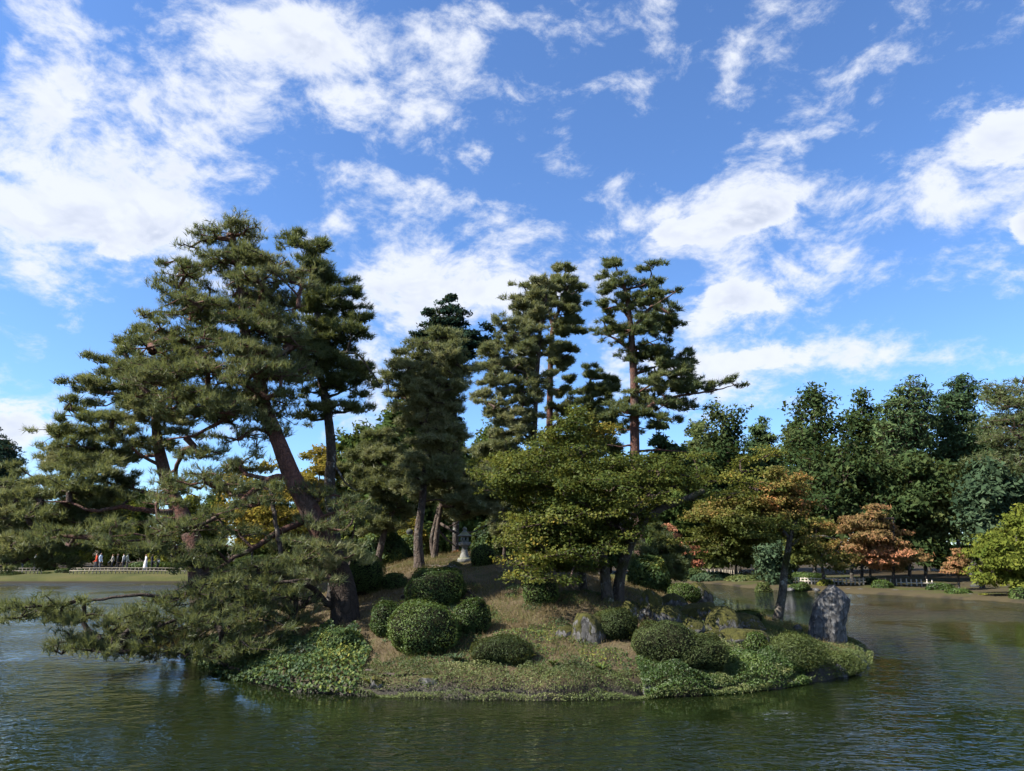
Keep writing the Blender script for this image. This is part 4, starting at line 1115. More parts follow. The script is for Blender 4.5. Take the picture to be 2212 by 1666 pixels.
rock('half-hidden stone below the small shrubs at mid bank', 930, 1462, 1480, 26, 'rock_pale', 17, name='shore_stone')
rock('pale chip of stone at the front waterline', 1308, 1492, 1506, 14, 'rock_pale', 18, name='shore_stone')
rock('brown stone at the waterline below the olive shrub', 1398, 1478, 1506, 20, 'rock_dark', 19, name='shore_stone')
rock('round dark floating item shaped as a stone between the slanting trunk and the standing rock', 1722, 1352, 1366, 10, 'rock_dark', 20, name='shore_stone')  # small dark item floating by the standing rock, built with the stone shape
# the tall standing rock
prof = [(1420, 1744, 1852), (1395, 1738, 1846), (1375, 1735, 1840), (1350, 1735, 1838), (1330, 1743, 1840), (1310, 1755, 1839), (1298, 1764, 1834), (1283, 1776, 1826), (1274, 1784, 1818), (1268, 1790, 1811), (1262, 1796, 1804)]
Dr = 17.7
nu, nv = 72, 90
yy = np.linspace(1420, 1264, nv)
pa = np.array(prof)[::-1]
xl, xr_ = np.interp(yy, pa[:, 0], pa[:, 1]), np.interp(yy, pa[:, 0], pa[:, 2])
Vr = []
for i in range(nv):
    l, r_ = at(xl[i], yy[i], Dr), at(xr_[i], yy[i], Dr)
    c = (l + r_) / 2; hwid = (r_[0] - l[0]) / 2
    th = np.linspace(0, 2 * np.pi, nu, endpoint=False)
    cs, sn = np.cos(th), np.sin(th)
    q = (np.abs(cs) ** 2.5 + np.abs(sn) ** 2.5) ** (-1 / 2.5)
    Vr.append(np.stack([c[0] + q * cs * hwid, c[1] + q * sn * (hwid * .62 + .08) - .12 * sn * cs, np.full(nu, c[2])], 1))
Vr = np.vstack(Vr)
cc = Vr.reshape(nv, nu, 3).mean(1).repeat(nu, 0)
dirr = unit((Vr - cc) * [1, 1, 0])
rk = np.random.default_rng(4)
mid = cc.mean(0)
for _ in range(12):
    nn = unit(np.array([rk.normal(), rk.normal() - .3, rk.uniform(-.2, .55)]))
    proj = (Vr - cc) @ nn
    lim = np.quantile(proj, rk.uniform(.80, .93))
    Vr = Vr - np.clip(proj - lim, 0, None)[:, None] * nn * [1, 1, .3] * .8
rid = np.abs(n3(Vr * [2.6, 2.6, 1.3], 71) - .5) * 2
fac = np.abs(n3(Vr * [3.5, 3.5, 2.4] + 4, 77) - .5) * 2
Vr = Vr + dirr * ((.045 - .13 * rid) - .09 * fac + .10 * (n3(Vr * 6, 72) - .5) + .06 * (n3(Vr * 15, 73) - .5))[:, None]
i = np.arange(nu * nv).reshape(nv, nu); j = np.roll(i, -1, 1)
Fr = np.stack([i[:-1], j[:-1], j[1:], i[1:]], -1).reshape(-1, 4)
Vr = np.vstack([Vr, cc[-1:] + [0, 0, .01]])
cap = np.stack([i[-1], j[-1], np.full(nu, len(Vr) - 1)], -1)
Fr = np.vstack([Fr[:, [0, 1, 2]], Fr[:, [0, 2, 3]], cap])
base = np.array([cc[0][0], cc[0][1], 0.])
tag(mesh_obj('standing_rock', Vr, Fr, M['rock_dark'], smooth=True, origin=base), 'tall dark grey pointed rock standing in the water at the island end', 'rock')
# bare roots and fallen wood
def root_tube(name, label, pts, r0, r1, mat, sides=8, cat='root', group='bare roots'):
    p, t = catmull(pts, .05)
    p = p + .012 * np.sin(np.arange(len(p)) * .9)[:, None] * np.array([.4, .3, 1])
    V, F = tube(p, r0 + (r1 - r0) * t, sides, .2, 3)
    return tag(mesh_obj(name, V, F, M[mat], smooth=True, origin=pts[0]), label, cat, group)
def on_ground(lst, lift=.02):
    return [hit(a_, b_) + [0, 0, lift] for a_, b_ in lst]
root_tube('bare_root', 'pale bare root curving over the ground beside the little round shrub', on_ground([(868, 1292), (885, 1283), (900, 1285), (925, 1284)]), .035, .015, 'grey_bark')
root_tube('bare_root', 'grey root running down from the flat-topped shrub', on_ground([(1008, 1280), (1020, 1288), (1032, 1300)]), .035, .012, 'grey_bark')
root_tube('bare_root', 'long grey root exposed along the waterline bank', on_ground([(790, 1452), (830, 1462), (880, 1463), (940, 1458)]), .03, .012, 'grey_bark')
root_tube('bare_root', 'thin dead branch lying on the front bank', on_ground([(975, 1478), (1010, 1474), (1050, 1470)]), .012, .006, 'grey_bark')
root_tube('bare_root', 'surface root of the slim pine on the hilltop', on_ground([(915, 1226), (935, 1224), (975, 1226)]), .05, .015, 'grey_bark')
root_tube('bough_prop', 'weathered wooden post propping a bough of the leaning pine', [at(612, 1215, D1 - .45) - [0, 0, .1], at(604, 1180, D1 - .42), at(594, 1120, D1 - .35), at(586, 1060, D1 - .25)], .045, .05, 'grey_bark', 10, 'post', None)

# ------------------------------------------------------------------ stone lanterns
def stonemat(name, a, b, c):
    m, t, out = newmat(name)
    co = objco(t)
    n = t.noise(co, 9, 7, .7); n2_ = t.noise(co, 40, 4, .7)
    col = t.mix(t.mapr(n, .35, .65), a, b)
    g = t.add('ShaderNodeNewGeometry'); sx = t.add('ShaderNodeSeparateXYZ'); t.put(sx.inputs[0], g.outputs['Normal'])
    col = t.mix(t.mapr(t.m('ADD', sx.outputs[2], t.m('MULTIPLY', t.m('SUBTRACT', n, .5), 1.8)), .35, .9), col, c)
    principled(t, out, col, .9, .2, bump(t, t.m('ADD', n, n2_), .5, .012))
    return m
M['granite'] = stonemat('weathered_granite', (.11, .11, .10), (.20, .196, .178), (.16, .165, .09))
M['granite_dark'] = stonemat('dark_weathered_granite', (.028, .03, .03), (.06, .062, .06), (.06, .066, .035))
def lathe(prof, sides, rot=0.):
    th = np.linspace(0, 2 * np.pi, sides, endpoint=False) + rot
    V = np.array([[r * math.cos(t), r * math.sin(t), z] for r, z in prof for t in th])
    n = len(prof)
    i = np.arange(n * sides).reshape(n, sides); j = np.roll(i, -1, 1)
    F = np.stack([i[:-1], j[:-1], j[1:], i[1:]], -1).reshape(-1, 4)
    V = np.vstack([V, [[0, 0, prof[0][1]], [0, 0, prof[-1][1]]]])
    cap = np.vstack([np.stack([j[0], i[0], np.full(sides, len(V) - 2)], -1), np.stack([i[-1], j[-1], np.full(sides, len(V) - 1)], -1)])
    return V, np.vstack([F[:, [0, 1, 2]], F[:, [0, 2, 3]], cap])
def lantern(label, p, H, mat, rot=.35):
    e = empty('stone_lantern', p, label, 'lantern', 'stone lanterns')
    u = H / 600.
    def part(name, prof, sides, smooth=False, r=rot):
        V, F = lathe([(a * u, z * u) for a, z in prof], sides, r)
        return mesh_obj(name, V + np.array(p), F, M[mat], e, smooth=smooth)
    part('base', [(128, -30), (128, 40), (112, 64)], 6)
    part('shaft', [(92, 62), (86, 72), (70, 130), (54, 190), (46, 235), (62, 240), (62, 256)], 6)
    part('platform', [(70, 254), (108, 282), (112, 290), (112, 330), (106, 336)], 6)
    fb = part('firebox', [(74, 335), (74, 430)], 6)
    for k in range(6):  # dark panels set on the faces; the shade of the window holes is painted
        a = rot + math.pi / 6 + k * math.pi / 3
        r = 74 * math.cos(math.pi / 6) + .8
        c = np.array([math.cos(a), math.sin(a), 0]); s_ = np.array([-math.sin(a), math.cos(a), 0])
        w_, h_ = (11, 13) if k % 2 else (16, 26)
        q = np.array([c * r + s_ * (sx * w_) + np.array([0, 0, 388 + sz * h_]) for sx, sz in ((-1, -1), (1, -1), (1, 1), (-1, 1))] + [c * (r - 4) + s_ * (sx * w_) + np.array([0, 0, 388 + sz * h_]) for sx, sz in ((-1, -1), (1, -1), (1, 1), (-1, 1))]) * u
        mesh_obj('dark_window_panel', q + np.array(p), [[0, 1, 2, 3], [0, 4, 5, 1], [1, 5, 6, 2], [2, 6, 7, 3], [3, 7, 4, 0]], M['core'], fb)
    rf = part('roof', [(70, 428), (132, 436), (136, 446), (100, 470), (66, 496), (58, 504)], 6)
    part('finial', [(46, 503), (46, 524), (26, 530), (30, 540), (40, 556), (40, 572), (28, 590), (8, 602)], 12, True)
    return e
pl_ = hit(1003, 1213)
lantern('grey hexagonal stone lantern standing on the crest of the mound', pl_ + [0, 0, .0], 71 * pl_[1] / FV, 'granite')
pd_ = np.array(at(884, 1180, 29.5)); pd_[2] = float(isl_h(np.array([pd_[0]]), np.array([pd_[1]]))[0])
lantern('dark stone lantern half hidden behind the slim pine trunk', pd_, (at(884, 1142, 29.5)[2] - pd_[2]), 'granite_dark', .1)
pr_ = np.array(at(2106, 1252, 46)); pr_[2] = float(bank_h(np.array([pr_[0]]), np.array([pr_[1]]))[0])
lantern('shaded stone lantern on the far shore beside the orange sapling', pr_, at(2106, 1214, 46)[2] - pr_[2], 'granite_dark', .2)

# ------------------------------------------------------------------ far shores
DENS, NA = 1.0, .8
FAR = dict(leaf='tri', budget=15000, mat='broad', bark='dark_bark', near=0, na=9, L=.28, asp=.8, up=.45, sig=(.42, .42, .3), r0=.012, rmax=.14, step=.7, jit=.08, wz=1.2, tint=(.05, .95), tf=.45, rnd=.4, flare=.2)
def far_tree(name, label, D, xb, sil, seed, mat='broad', rx=1.25, rz=.85, layer=None, dens=1.5, r=.22, ex=.75, tip=2, group='trees on the far shores', trunk_top=None, lean=0, **kw):
    rng = np.random.default_rng(seed)
    D = D * 1.065
    s = D / FV
    y0 = sil[0][0] + 12
    tr = path([(xb + lean, 1245), (xb + lean * .5, (1245 + y0) / 2), (xb, y0)], D)
    tr = rooted(tr, bank_h, .3)
    st = S(FAR, mat=mat, **kw)
    return make_tree(name, label, tr[0], [(tr, r, .05)], [], sil_pads(sil, D, rng, rx, rz, layer or (rz * 1.25 / s), dens, bmax=6, ex=ex, tip=tip), st, seed, group)
FP = dict(leaf='needle', mat='needle_dark', n=7, L=.36, w=.06, na=10, budget=46000, sig=(.3, .3, .12), up=.6, wz=2.0, rz=.35, rx=1.1)
CON = dict(mat='conifer', asp=.4, L=.34, budget=18000, tip=1, sig=(.34, .34, .10), up=.35, wz=2.4, rz=.22, rx=.8)
# right shore, from the far end towards the viewer
far_tree('evergreen_tree', 'round-topped evergreen rising just past the end of the pine arm', 64, 1560, [(888, 1530, 1590), (920, 1495, 1625), (970, 1490, 1630), (1040, 1490, 1640), (1110, 1500, 1640), (1170, 1500, 1640)], 201)
far_tree('conifer_tree', 'small pointed conifer between two round evergreens', 68, 1648, [(905, 1643, 1655), (930, 1620, 1670), (970, 1610, 1685), (1030, 1600, 1690), (1090, 1600, 1690)], 202, r=.16, **S(CON, rx=.8))
far_tree('evergreen_tree', 'tall twin-crowned dark evergreen above the turning maple', 57, 1760, [(857, 1730, 1790), (885, 1700, 1825), (930, 1680, 1830), (985, 1660, 1830), (1050, 1650, 1830), (1120, 1660, 1830), (1180, 1680, 1830)], 203, r=.3)
far_tree('evergreen_tree', 'dark evergreen with a lumpy crown beside the tall conifers', 60, 1862, [(872, 1840, 1880), (900, 1820, 1920), (950, 1810, 1930), (1020, 1810, 1930), (1090, 1820, 1930), (1160, 1830, 1930)], 204)
far_tree('conifer_tree', 'tall conifer with a jagged double tip', 58, 1965, [(818, 1950, 1985), (850, 1915, 2020), (900, 1890, 2030), (950, 1880, 2030), (1010, 1890, 2030), (1080, 1900, 2030), (1140, 1920, 2030)], 205, r=.24, **CON)
far_tree('conifer_tree', 'tall conifer with two upright spear-like leaders', 60, 2070, [(808, 2080, 2096), (830, 2040, 2110), (865, 2020, 2115), (920, 2010, 2110), (990, 2010, 2120), (1060, 2020, 2120), (1130, 2030, 2120)], 206, r=.24, **CON)
far_tree('pine_tree', 'massive dense pine closing the view at the frame edge', 46, 2215, [(815, 2190, 2270), (845, 2120, 2330), (900, 2110, 2350), (960, 2100, 2360), (1020, 2080, 2360), (1080, 2080, 2350), (1130, 2100, 2340)], 207, r=.35, **FP)
far_tree('yellow_green_tree', 'yellow-green tree leaning over the water at the frame edge', 37, 2195, [(1100, 2190, 2260), (1130, 2160, 2300), (1165, 2120, 2310), (1200, 2105, 2310), (1235, 2100, 2300), (1262, 2160, 2290)], 208, mat='yellowgreen', r=.14, L=.16, budget=36000, rx=.8, rz=.4, sig=(.26, .26, .14))
far_tree('evergreen_tree', 'rounded dark evergreen mass above the orange maple', 52, 1840, [(985, 1740, 1920), (1020, 1715, 1960), (1070, 1715, 1970), (1120, 1720, 1960), (1160, 1730, 1950)], 209)
far_tree('evergreen_tree', 'shadowed evergreen between orange maple and yellow-green tree', 51, 2000, [(1030, 1930, 2060), (1075, 1915, 2080), (1130, 1920, 2080), (1180, 1950, 2070)], 210)
far_tree('evergreen_tree', 'blue-green broadleaf beside the yellow-green tree', 42, 2120, [(1030, 2090, 2170), (1070, 2080, 2190), (1120, 2080, 2190), (1170, 2090, 2170)], 211, mat='camellia', rx=.9, rz=.6)
far_tree('maple_tree', 'coppery orange maple in flat tiers on the far shore', 45, 1930, [(1108, 1870, 1920), (1125, 1810, 1945), (1150, 1800, 1955), (1175, 1810, 1990), (1200, 1830, 2010), (1222, 1850, 1990)], 212, mat='maple_orange', r=.16, L=.2, rx=.9, rz=.2, layer=17, dens=.9, sig=(.28, .28, .08), wz=2., asp=.7)
far_tree('maple_tree', 'green maple with a pale trunk behind the tall standing rock', 47, 1765, [(1135, 1730, 1800), (1160, 1690, 1830), (1190, 1690, 1840), (1215, 1720, 1830)], 213, mat='maple_mix', r=.17, L=.2, rx=.9, rz=.25, layer=18, dens=.9, sig=(.28, .28, .1), tint=(0, .6), lean=14, bark='maple_bark')
far_tree('camellia_shrub', 'glossy pale blue-green broadleaf bush on the far shore', 50, 1675, [(1185, 1660, 1690), (1205, 1645, 1700), (1230, 1645, 1705), (1250, 1660, 1695)], 214, mat='camellia', r=.06, L=.2, rx=.7, rz=.4)
far_tree('maple_tree', 'dusky olive maple over the dark shore behind the capped rock', 58, 1590, [(1130, 1540, 1650), (1160, 1510, 1660), (1190, 1500, 1660), (1215, 1520, 1640)], 215, mat='maple_mix', tint=(0, .5), r=.15, L=.24, rx=1., rz=.25, layer=16, sig=(.3, .3, .1))
far_tree('maple_sapling', 'little orange sapling at the edge of the far shore', 41, 2070, [(1195, 2065, 2078), (1210, 2045, 2090), (1228, 2045, 2090), (1242, 2060, 2085)], 216, mat='maple_orange', r=.07, L=.12, budget=5000, rx=.4, rz=.15, sig=(.15, .15, .06), layer=9)
far_tree('maple_tree', 'turning maple at the foot of the tall conifers', 49, 1880, [(1165, 1850, 1900), (1185, 1830, 1925), (1210, 1840, 1930)], 217, mat='maple_orange', tint=(0, .6), r=.12, L=.2, rx=.8, rz=.22, layer=16, sig=(.25, .25, .08))
# the wood behind the right shore and behind the island
k = 0
WOODS = [(1500, 930, 75, 'broad', 'dark round evergreen in the wood behind the low fir'), (1600, 960, 80, 'broad', 'dim evergreen filling the wood behind the pointed conifer'), (1720, 930, 74, 'broad', 'evergreen in the wood left of the twin-crowned one'),
         (1900, 940, 76, 'conifer', 'dark conifer deep in the wood between evergreen and jagged conifer'), (2010, 950, 72, 'broad', 'dark evergreen deep in the wood behind the tall conifers'), (2130, 930, 66, 'conifer', 'conifer deep in the wood before the massive pine'), (2250, 980, 60, 'broad', 'evergreen in the wood at the frame edge'),
         (1380, 1010, 70, 'broad_mid', 'broadleaf of the far wood behind the brick-red trunk'), (1250, 1000, 72, 'broad_mid', 'broadleaf of the far wood behind the pale pinkish trunk'), (1120, 1000, 70, 'broad_mid', 'broadleaf of the far wood above the stone lantern'), (1000, 960, 74, 'broad', 'dark broadleaf of the far wood behind the fir'),
         (850, 900, 60, 'broad_mid', 'rounded green tree beyond the dark lichen-spotted pine'), (775, 945, 66, 'broad_mid', 'olive tree beyond the low bushy pine'),
         (935, 925, 62, 'broad_mid', 'green broadleaf filling the gap beside the slim straight pine'), (1060, 945, 66, 'broad_mid', 'green broadleaf of the far wood below the thin dark stem'), (1190, 955, 64, 'broad', 'dark broadleaf of the far wood at the foot of the middle clump'), (1320, 965, 68, 'broad', 'dark broadleaf of the far wood left of the brick-red trunk'), (1450, 985, 66, 'broad_mid', 'broadleaf of the far wood right of the brick-red trunk')]
def far_copy(src, h0, lab, x, D, yt, rot, group):
    """another tree of a kind already built: shares its meshes, stands at its own place and height"""
    p = at(x, 1245, D); p[2] = float(bank_h(np.array([p[0]]), np.array([p[1]]))[0]) - .2
    e = empty(src.name.split('.')[0], p, lab, 'tree', group)
    k_ = (at(x, yt, D)[2] - p[2]) / h0
    e.scale = (k_, k_, k_); e.rotation_euler = (0, 0, rot)
    for c in src.children:
        o = c.copy(); link(o, e)
    return e
PROTO = {}
rw = np.random.default_rng(8)
def wood_tree(name, lab, x, yt, D, mat, w, group, seed):
    if mat not in PROTO:
        sil = [(yt, x - w * .35, x + w * .35), (yt + 40, x - w * .85, x + w * .85), (yt + 90, x - w, x + w), (yt + 160, x - w, x + w), (1190, x - w, x + w), (1225, x - w * .9, x + w * .9)]
        sil = sorted(set((min(y_, 1225), a_, b_) for y_, a_, b_ in sil))
        r_ = far_tree(name, lab, D, x, sil, seed, mat=mat, dens=1.4, na=6, L=.34, rx=1.4, rz=.95, budget=24000, group=group)
        PROTO[mat] = (r_, at(x, yt, D * 1.065)[2] - r_.location.z)
    else:
        far_copy(PROTO[mat][0], PROTO[mat][1], lab, x, D * 1.065, yt, rw.uniform(0, 6.28), group)
for (x, yt, D, mat, lab) in WOODS:
    k += 1
    wood_tree('woodland_tree', lab, x, yt, D, mat, 75 * 62 / D, 'trees of the far wood', 230 + k)
# left shore
far_tree('conifer_tree', 'dark spruce at the frame edge on the far shore', 70, -18, [(925, -25, -8), (955, -60, 30), (985, -80, 55), (1020, -80, 50), (1060, -90, 50), (1100, -90, 50)], 250, **S(CON, mat='fir', rx=1.0))
far_tree('maple_tree', 'golden yellow maple glowing behind the leaning pine trunk', 63, 545, [(1000, 520, 600), (1025, 480, 640), (1060, 460, 690), (1100, 450, 700), (1140, 455, 690), (1170, 480, 660)], 251, mat='maple_yellow', r=.16, L=.24, rx=1.1, rz=.4, sig=(.34, .34, .16), layer=20, dens=1.0)
far_tree('maple_tree', 'smaller golden maple beside the dark lichen-spotted trunk', 64, 690, [(985, 650, 720), (1015, 640, 745), (1050, 650, 760), (1090, 660, 770), (1130, 670, 760)], 252, mat='maple_yellow', tint=(.2, 1), r=.14, L=.24, rx=1., rz=.4, sig=(.34, .34, .16), layer=20)
LEFTW = [(-60, 1075, 'broad'), (30, 1090, 'yellowgreen'), (115, 1085, 'broad_mid'), (205, 1080, 'yellowgreen'), (290, 1070, 'broad_mid'), (370, 1085, 'yellowgreen'), (450, 1075, 'broad_mid'), (620, 1075, 'broad'), (720, 1060, 'broad_mid'), (540, 1050, 'broad_mid'), (585, 1075, 'broad'), (665, 1070, 'broad_mid')]
LL = ['dark low tree at the frame edge over the far path', 'yellow-green tree under the long level boughs', 'green tree above the leftmost walkers', 'light green tree above the walker in red', 'green tree above the group of walkers', 'light tree between the walkers and the golden maple', 'green tree left of the golden maple', 'dark tree under the golden maples', 'green tree right of the golden maples', 'green tree directly behind the larger golden maple', 'dark tree seen between the two golden maples', 'green tree behind the lichen-spotted trunk']
for (x, yt, mat), lab in zip(LEFTW, LL):
    k += 1
    wood_tree('woodland_tree', lab, x, yt, 78 + (k % 3) * 3, mat, 58, 'trees behind the far path', 260 + k)
# clipped shrubs on the far shores
FS = dict(hf=bank_h, group='clipped shrubs on the far shores', dens=500, L=.11, fuzz=.06)
for i, (x, yt, yb, hw, D, mat, lab) in enumerate([
        (1738, 1238, 1262, 38, 49, 'azalea', 'wide flat hedge on the far shore right of the slanting trunk'), (1718, 1262, 1276, 14, 46.5, 'azalea', 'small round far shrub beside the slanting trunk'), (1733, 1258, 1277, 14, 47, 'azalea', 'small ball shrub below the wide flat hedge'),
        (1782, 1253, 1274, 17, 46, 'yellowgreen', 'bright ball shrub just above the standing rock tip'), (1808, 1255, 1270, 13, 45.5, 'azalea', 'dark ball shrub over the shoulder of the standing rock'), (1880, 1248, 1272, 17, 44, 'camellia', 'upright leafy far shrub before the white fence'), (1905, 1254, 1279, 20, 43, 'azalea', 'dark round far shrub beside the upright leafy one'),
        (2030, 1260, 1284, 28, 40.5, 'azalea', 'wide mound-shaped far shrub under the little orange sapling'), (2068, 1272, 1290, 24, 39.5, 'azalea', 'lower bright mound shrub at the far waterline'), (2130, 1284, 1293, 14, 38, 'yellowgreen', 'low yellowish shrub on the far waterline'), (2170, 1286, 1294, 18, 37, 'yellowgreen', 'low spreading shrub on the far waterline near the leaning tree'),
        (2200, 1270, 1300, 18, 35.5, 'azalea', 'dark clump at the base of the yellow-green tree'), (1648, 1258, 1279, 18, 49, 'sasa', 'grassy tussock at the bend of the far shore'),
        (270, 1233, 1248, 13, 61.5, 'azalea', 'single round shrub on the mown far bank'), (180, 1230, 1252, 16, 61.5, 'azalea', 'spreading shrub on the mown bank near the walker in red'),
        (25, 1236, 1256, 30, 60.3, 'broad', 'dark low shrub at the far waterline by the frame edge'), (95, 1238, 1255, 26, 60.4, 'broad', 'dark low shrub on the far bank below the white-topped walker'), (138, 1228, 1254, 18, 60.8, 'azalea', 'upright dark shrub on the far bank between the two fences')]):
    shrub('clipped_shrub', lab, x, yt, yb, hw, mat, seed=40 + i, D=wl(x, yb + 1.5)[1] if D < 50 or i > 12 else D * 1.06, **FS)
for i, (x, yt, yb, hw, D, mat, lab) in enumerate([(1540, 1238, 1262, 45, 58, 'camellia', 'dark bamboo-grass bank at the far end of the pond'), (1610, 1242, 1262, 40, 56, 'sasa', 'lighter bamboo-grass bank beside the far notice post'), (1500, 1230, 1258, 30, 60, 'broad', 'dark undergrowth behind the pale capped rock'),
                                                  (60, 1215, 1240, 50, 66, 'broad', 'dark hedge behind the far path at the frame edge'), (330, 1215, 1232, 50, 68, 'azalea', 'long clipped hedge behind the walkers'), (450, 1205, 1240, 50, 66, 'broad', 'dark shrubbery beyond the walkers'), (560, 1200, 1240, 50, 67, 'broad', 'dark shrubbery under the larger golden maple'), (660, 1198, 1240, 50, 67, 'azalea', 'dark shrubbery under the smaller golden maple')]):
    shrub('shore_shrub', lab, x, yt, yb, hw, mat, seed=70 + i, D=D * 1.06, hf=bank_h, group='undergrowth on the far shores', dens=170, L=.24, fuzz=.12)
# shore stones on the far right bank
rs = np.random.default_rng(99)
for i, (x, y, hw, w_) in enumerate([(1700, 1276, 9, 'beside the small round far shrub'), (1712, 1277, 7, 'in front of the small round far shrub'), (1752, 1277, 9, 'below the bright ball shrub'), (1768, 1278, 7, 'next to the standing rock tip'), (1838, 1279, 10, 'right of the standing rock'), (1865, 1280, 12, 'below the upright leafy far shrub'), (1940, 1282, 14, 'under the orange maple foot'), (1975, 1284, 12, 'midway under the orange maple'), (2002, 1285, 10, 'left of the wide mound-shaped far shrub'), (2105, 1292, 10, 'right of the lower bright mound shrub')]):
    D = wl(x, y + 1)[1]
    p = at(x, y, D)
    P, F = ICO4
    s = D / FV
    V = P * (1 + .35 * (n3(P * 1.8 + i, i)[:, None] - .5)) * np.array([hw * s, .35, .16]) + [p[0], D + .3, .08]
    tag(mesh_obj('edging_stone', V, F, M['rock_dark'], smooth=True, origin=(p[0], D + .3, .08)), 'low grey edging stone on the far waterline ' + w_, 'stone', 'edging stones of the far shore')

# ------------------------------------------------------------------ fences
def woodmat(name, a, b):
    m, t, out = newmat(name)
    mp = t.add('ShaderNodeMapping'); mp.inputs['Scale'].default_value = (18, 18, 2.5)
    t.put(mp.inputs[0], objco(t))
    n = t.noise(mp.outputs[0], 2, 5, .6)
    principled(t, out, t.mix(n, a, b), .8, .2, bump(t, n, .4, .01))
    return m
M['fence'] = woodmat('pale_weathered_wood', (.34, .30, .25), (.52, .48, .42))
M['bamboo'] = woodmat('greyed_bamboo', (.20, .17, .13), (.34, .30, .23))
def box(c, h):
    s_ = np.array([[x, y, z] for z in (-1, 1) for y in (-1, 1) for x in (-1, 1)]) * h + c
    return s_, np.array([[0, 2, 3, 1], [4, 5, 7, 6], [0, 1, 5, 4], [2, 6, 7, 3], [0, 4, 6, 2], [1, 3, 7, 5]])
def fence(label, pts, gap, hp, mat, rails=(.28, .5), seed=0, wd=.035):
    rng = np.random.default_rng(seed)
    pts = np.array(pts, float)
    seg = np.concatenate([[0], np.cumsum(np.linalg.norm(np.diff(pts, axis=0), axis=1))])
    def pt(d):
        x, y = np.interp(d, seg, pts[:, 0]), np.interp(d, seg, pts[:, 1])
        return np.array([x, y, float(bank_h(np.array([x]), np.array([y]))[0])])
    e = empty('picket_fence', pt(0), label, 'fence', 'low picket fences round the pond')
    shared = None
    for d in np.arange(0, seg[-1], gap):
        p = pt(d)
        if shared is None:
            V, F = box(np.array([0, 0, hp / 2]), np.array([wd, wd, hp / 2]))
            V[4:, :2] *= .7
            o = mesh_obj('picket', V + np.array(e.location), F, M[mat], e)
            shared = o.data
        else:
            o = bpy.data.objects.new('picket', shared); link(o, e)
        o.location = Vector(p + [rng.normal(0, .012), rng.normal(0, .012), rng.normal(0, .02) - .03]) - e.location
        o.rotation_euler = (rng.normal(0, .03), rng.normal(0, .04), rng.uniform(0, 1.5))
    for h in rails:
        q = np.array([pt(d) + [0, -.05, h] for d in np.linspace(0, seg[-1], max(2, int(seg[-1] / 1.5)))])
        V, F = tube(q, np.full(len(q), .028), 6)
        mesh_obj('rail', V, F, M[mat], e)
def bank_pt(vx, D):
    return (at(vx, 1240, D)[0], D)
fence('low pale picket fence on the mown bank in front of the walkers', [bank_pt(150, 65.2), bank_pt(420, 65.2)], .34, .55, 'bamboo', seed=1)
fence('low picket fence at the frame edge of the far bank', [bank_pt(-10, 65.3), bank_pt(95, 65.3)], .34, .5, 'bamboo', seed=2)
fence('sunlit white picket fence behind the standing rock', [bank_pt(1690, 53.5), bank_pt(1770, 51), bank_pt(1868, 49.5)], .26, .5, 'fence', (.22, .4), 3, .04)
fence('shaded picket fence under the orange maple', [bank_pt(1912, 48.5), bank_pt(2020, 46.5)], .3, .5, 'fence', (.22,), 4)
fence('dim picket fence at the far end of the pond', [bank_pt(1480, 69), bank_pt(1560, 67), bank_pt(1650, 60)], .36, .7, 'bamboo', (.3,), 5)
# notice post at the far end of the pond
p = at(1626, 1250, 61); p[2] = float(bank_h(np.array([p[0]]), np.array([p[1]]))[0])
e = empty('notice_post', p, 'slim pale wooden notice post at the far end of the pond', 'post')
V, F = box(p + [0, 0, .5], np.array([.04, .04, .52])); mesh_obj('post', V, F, M['fence'], e)
V, F = box(p + [0, -.06, 1.1], np.array([.13, .02, .16])); mesh_obj('board', V, F, M['fence'], e)

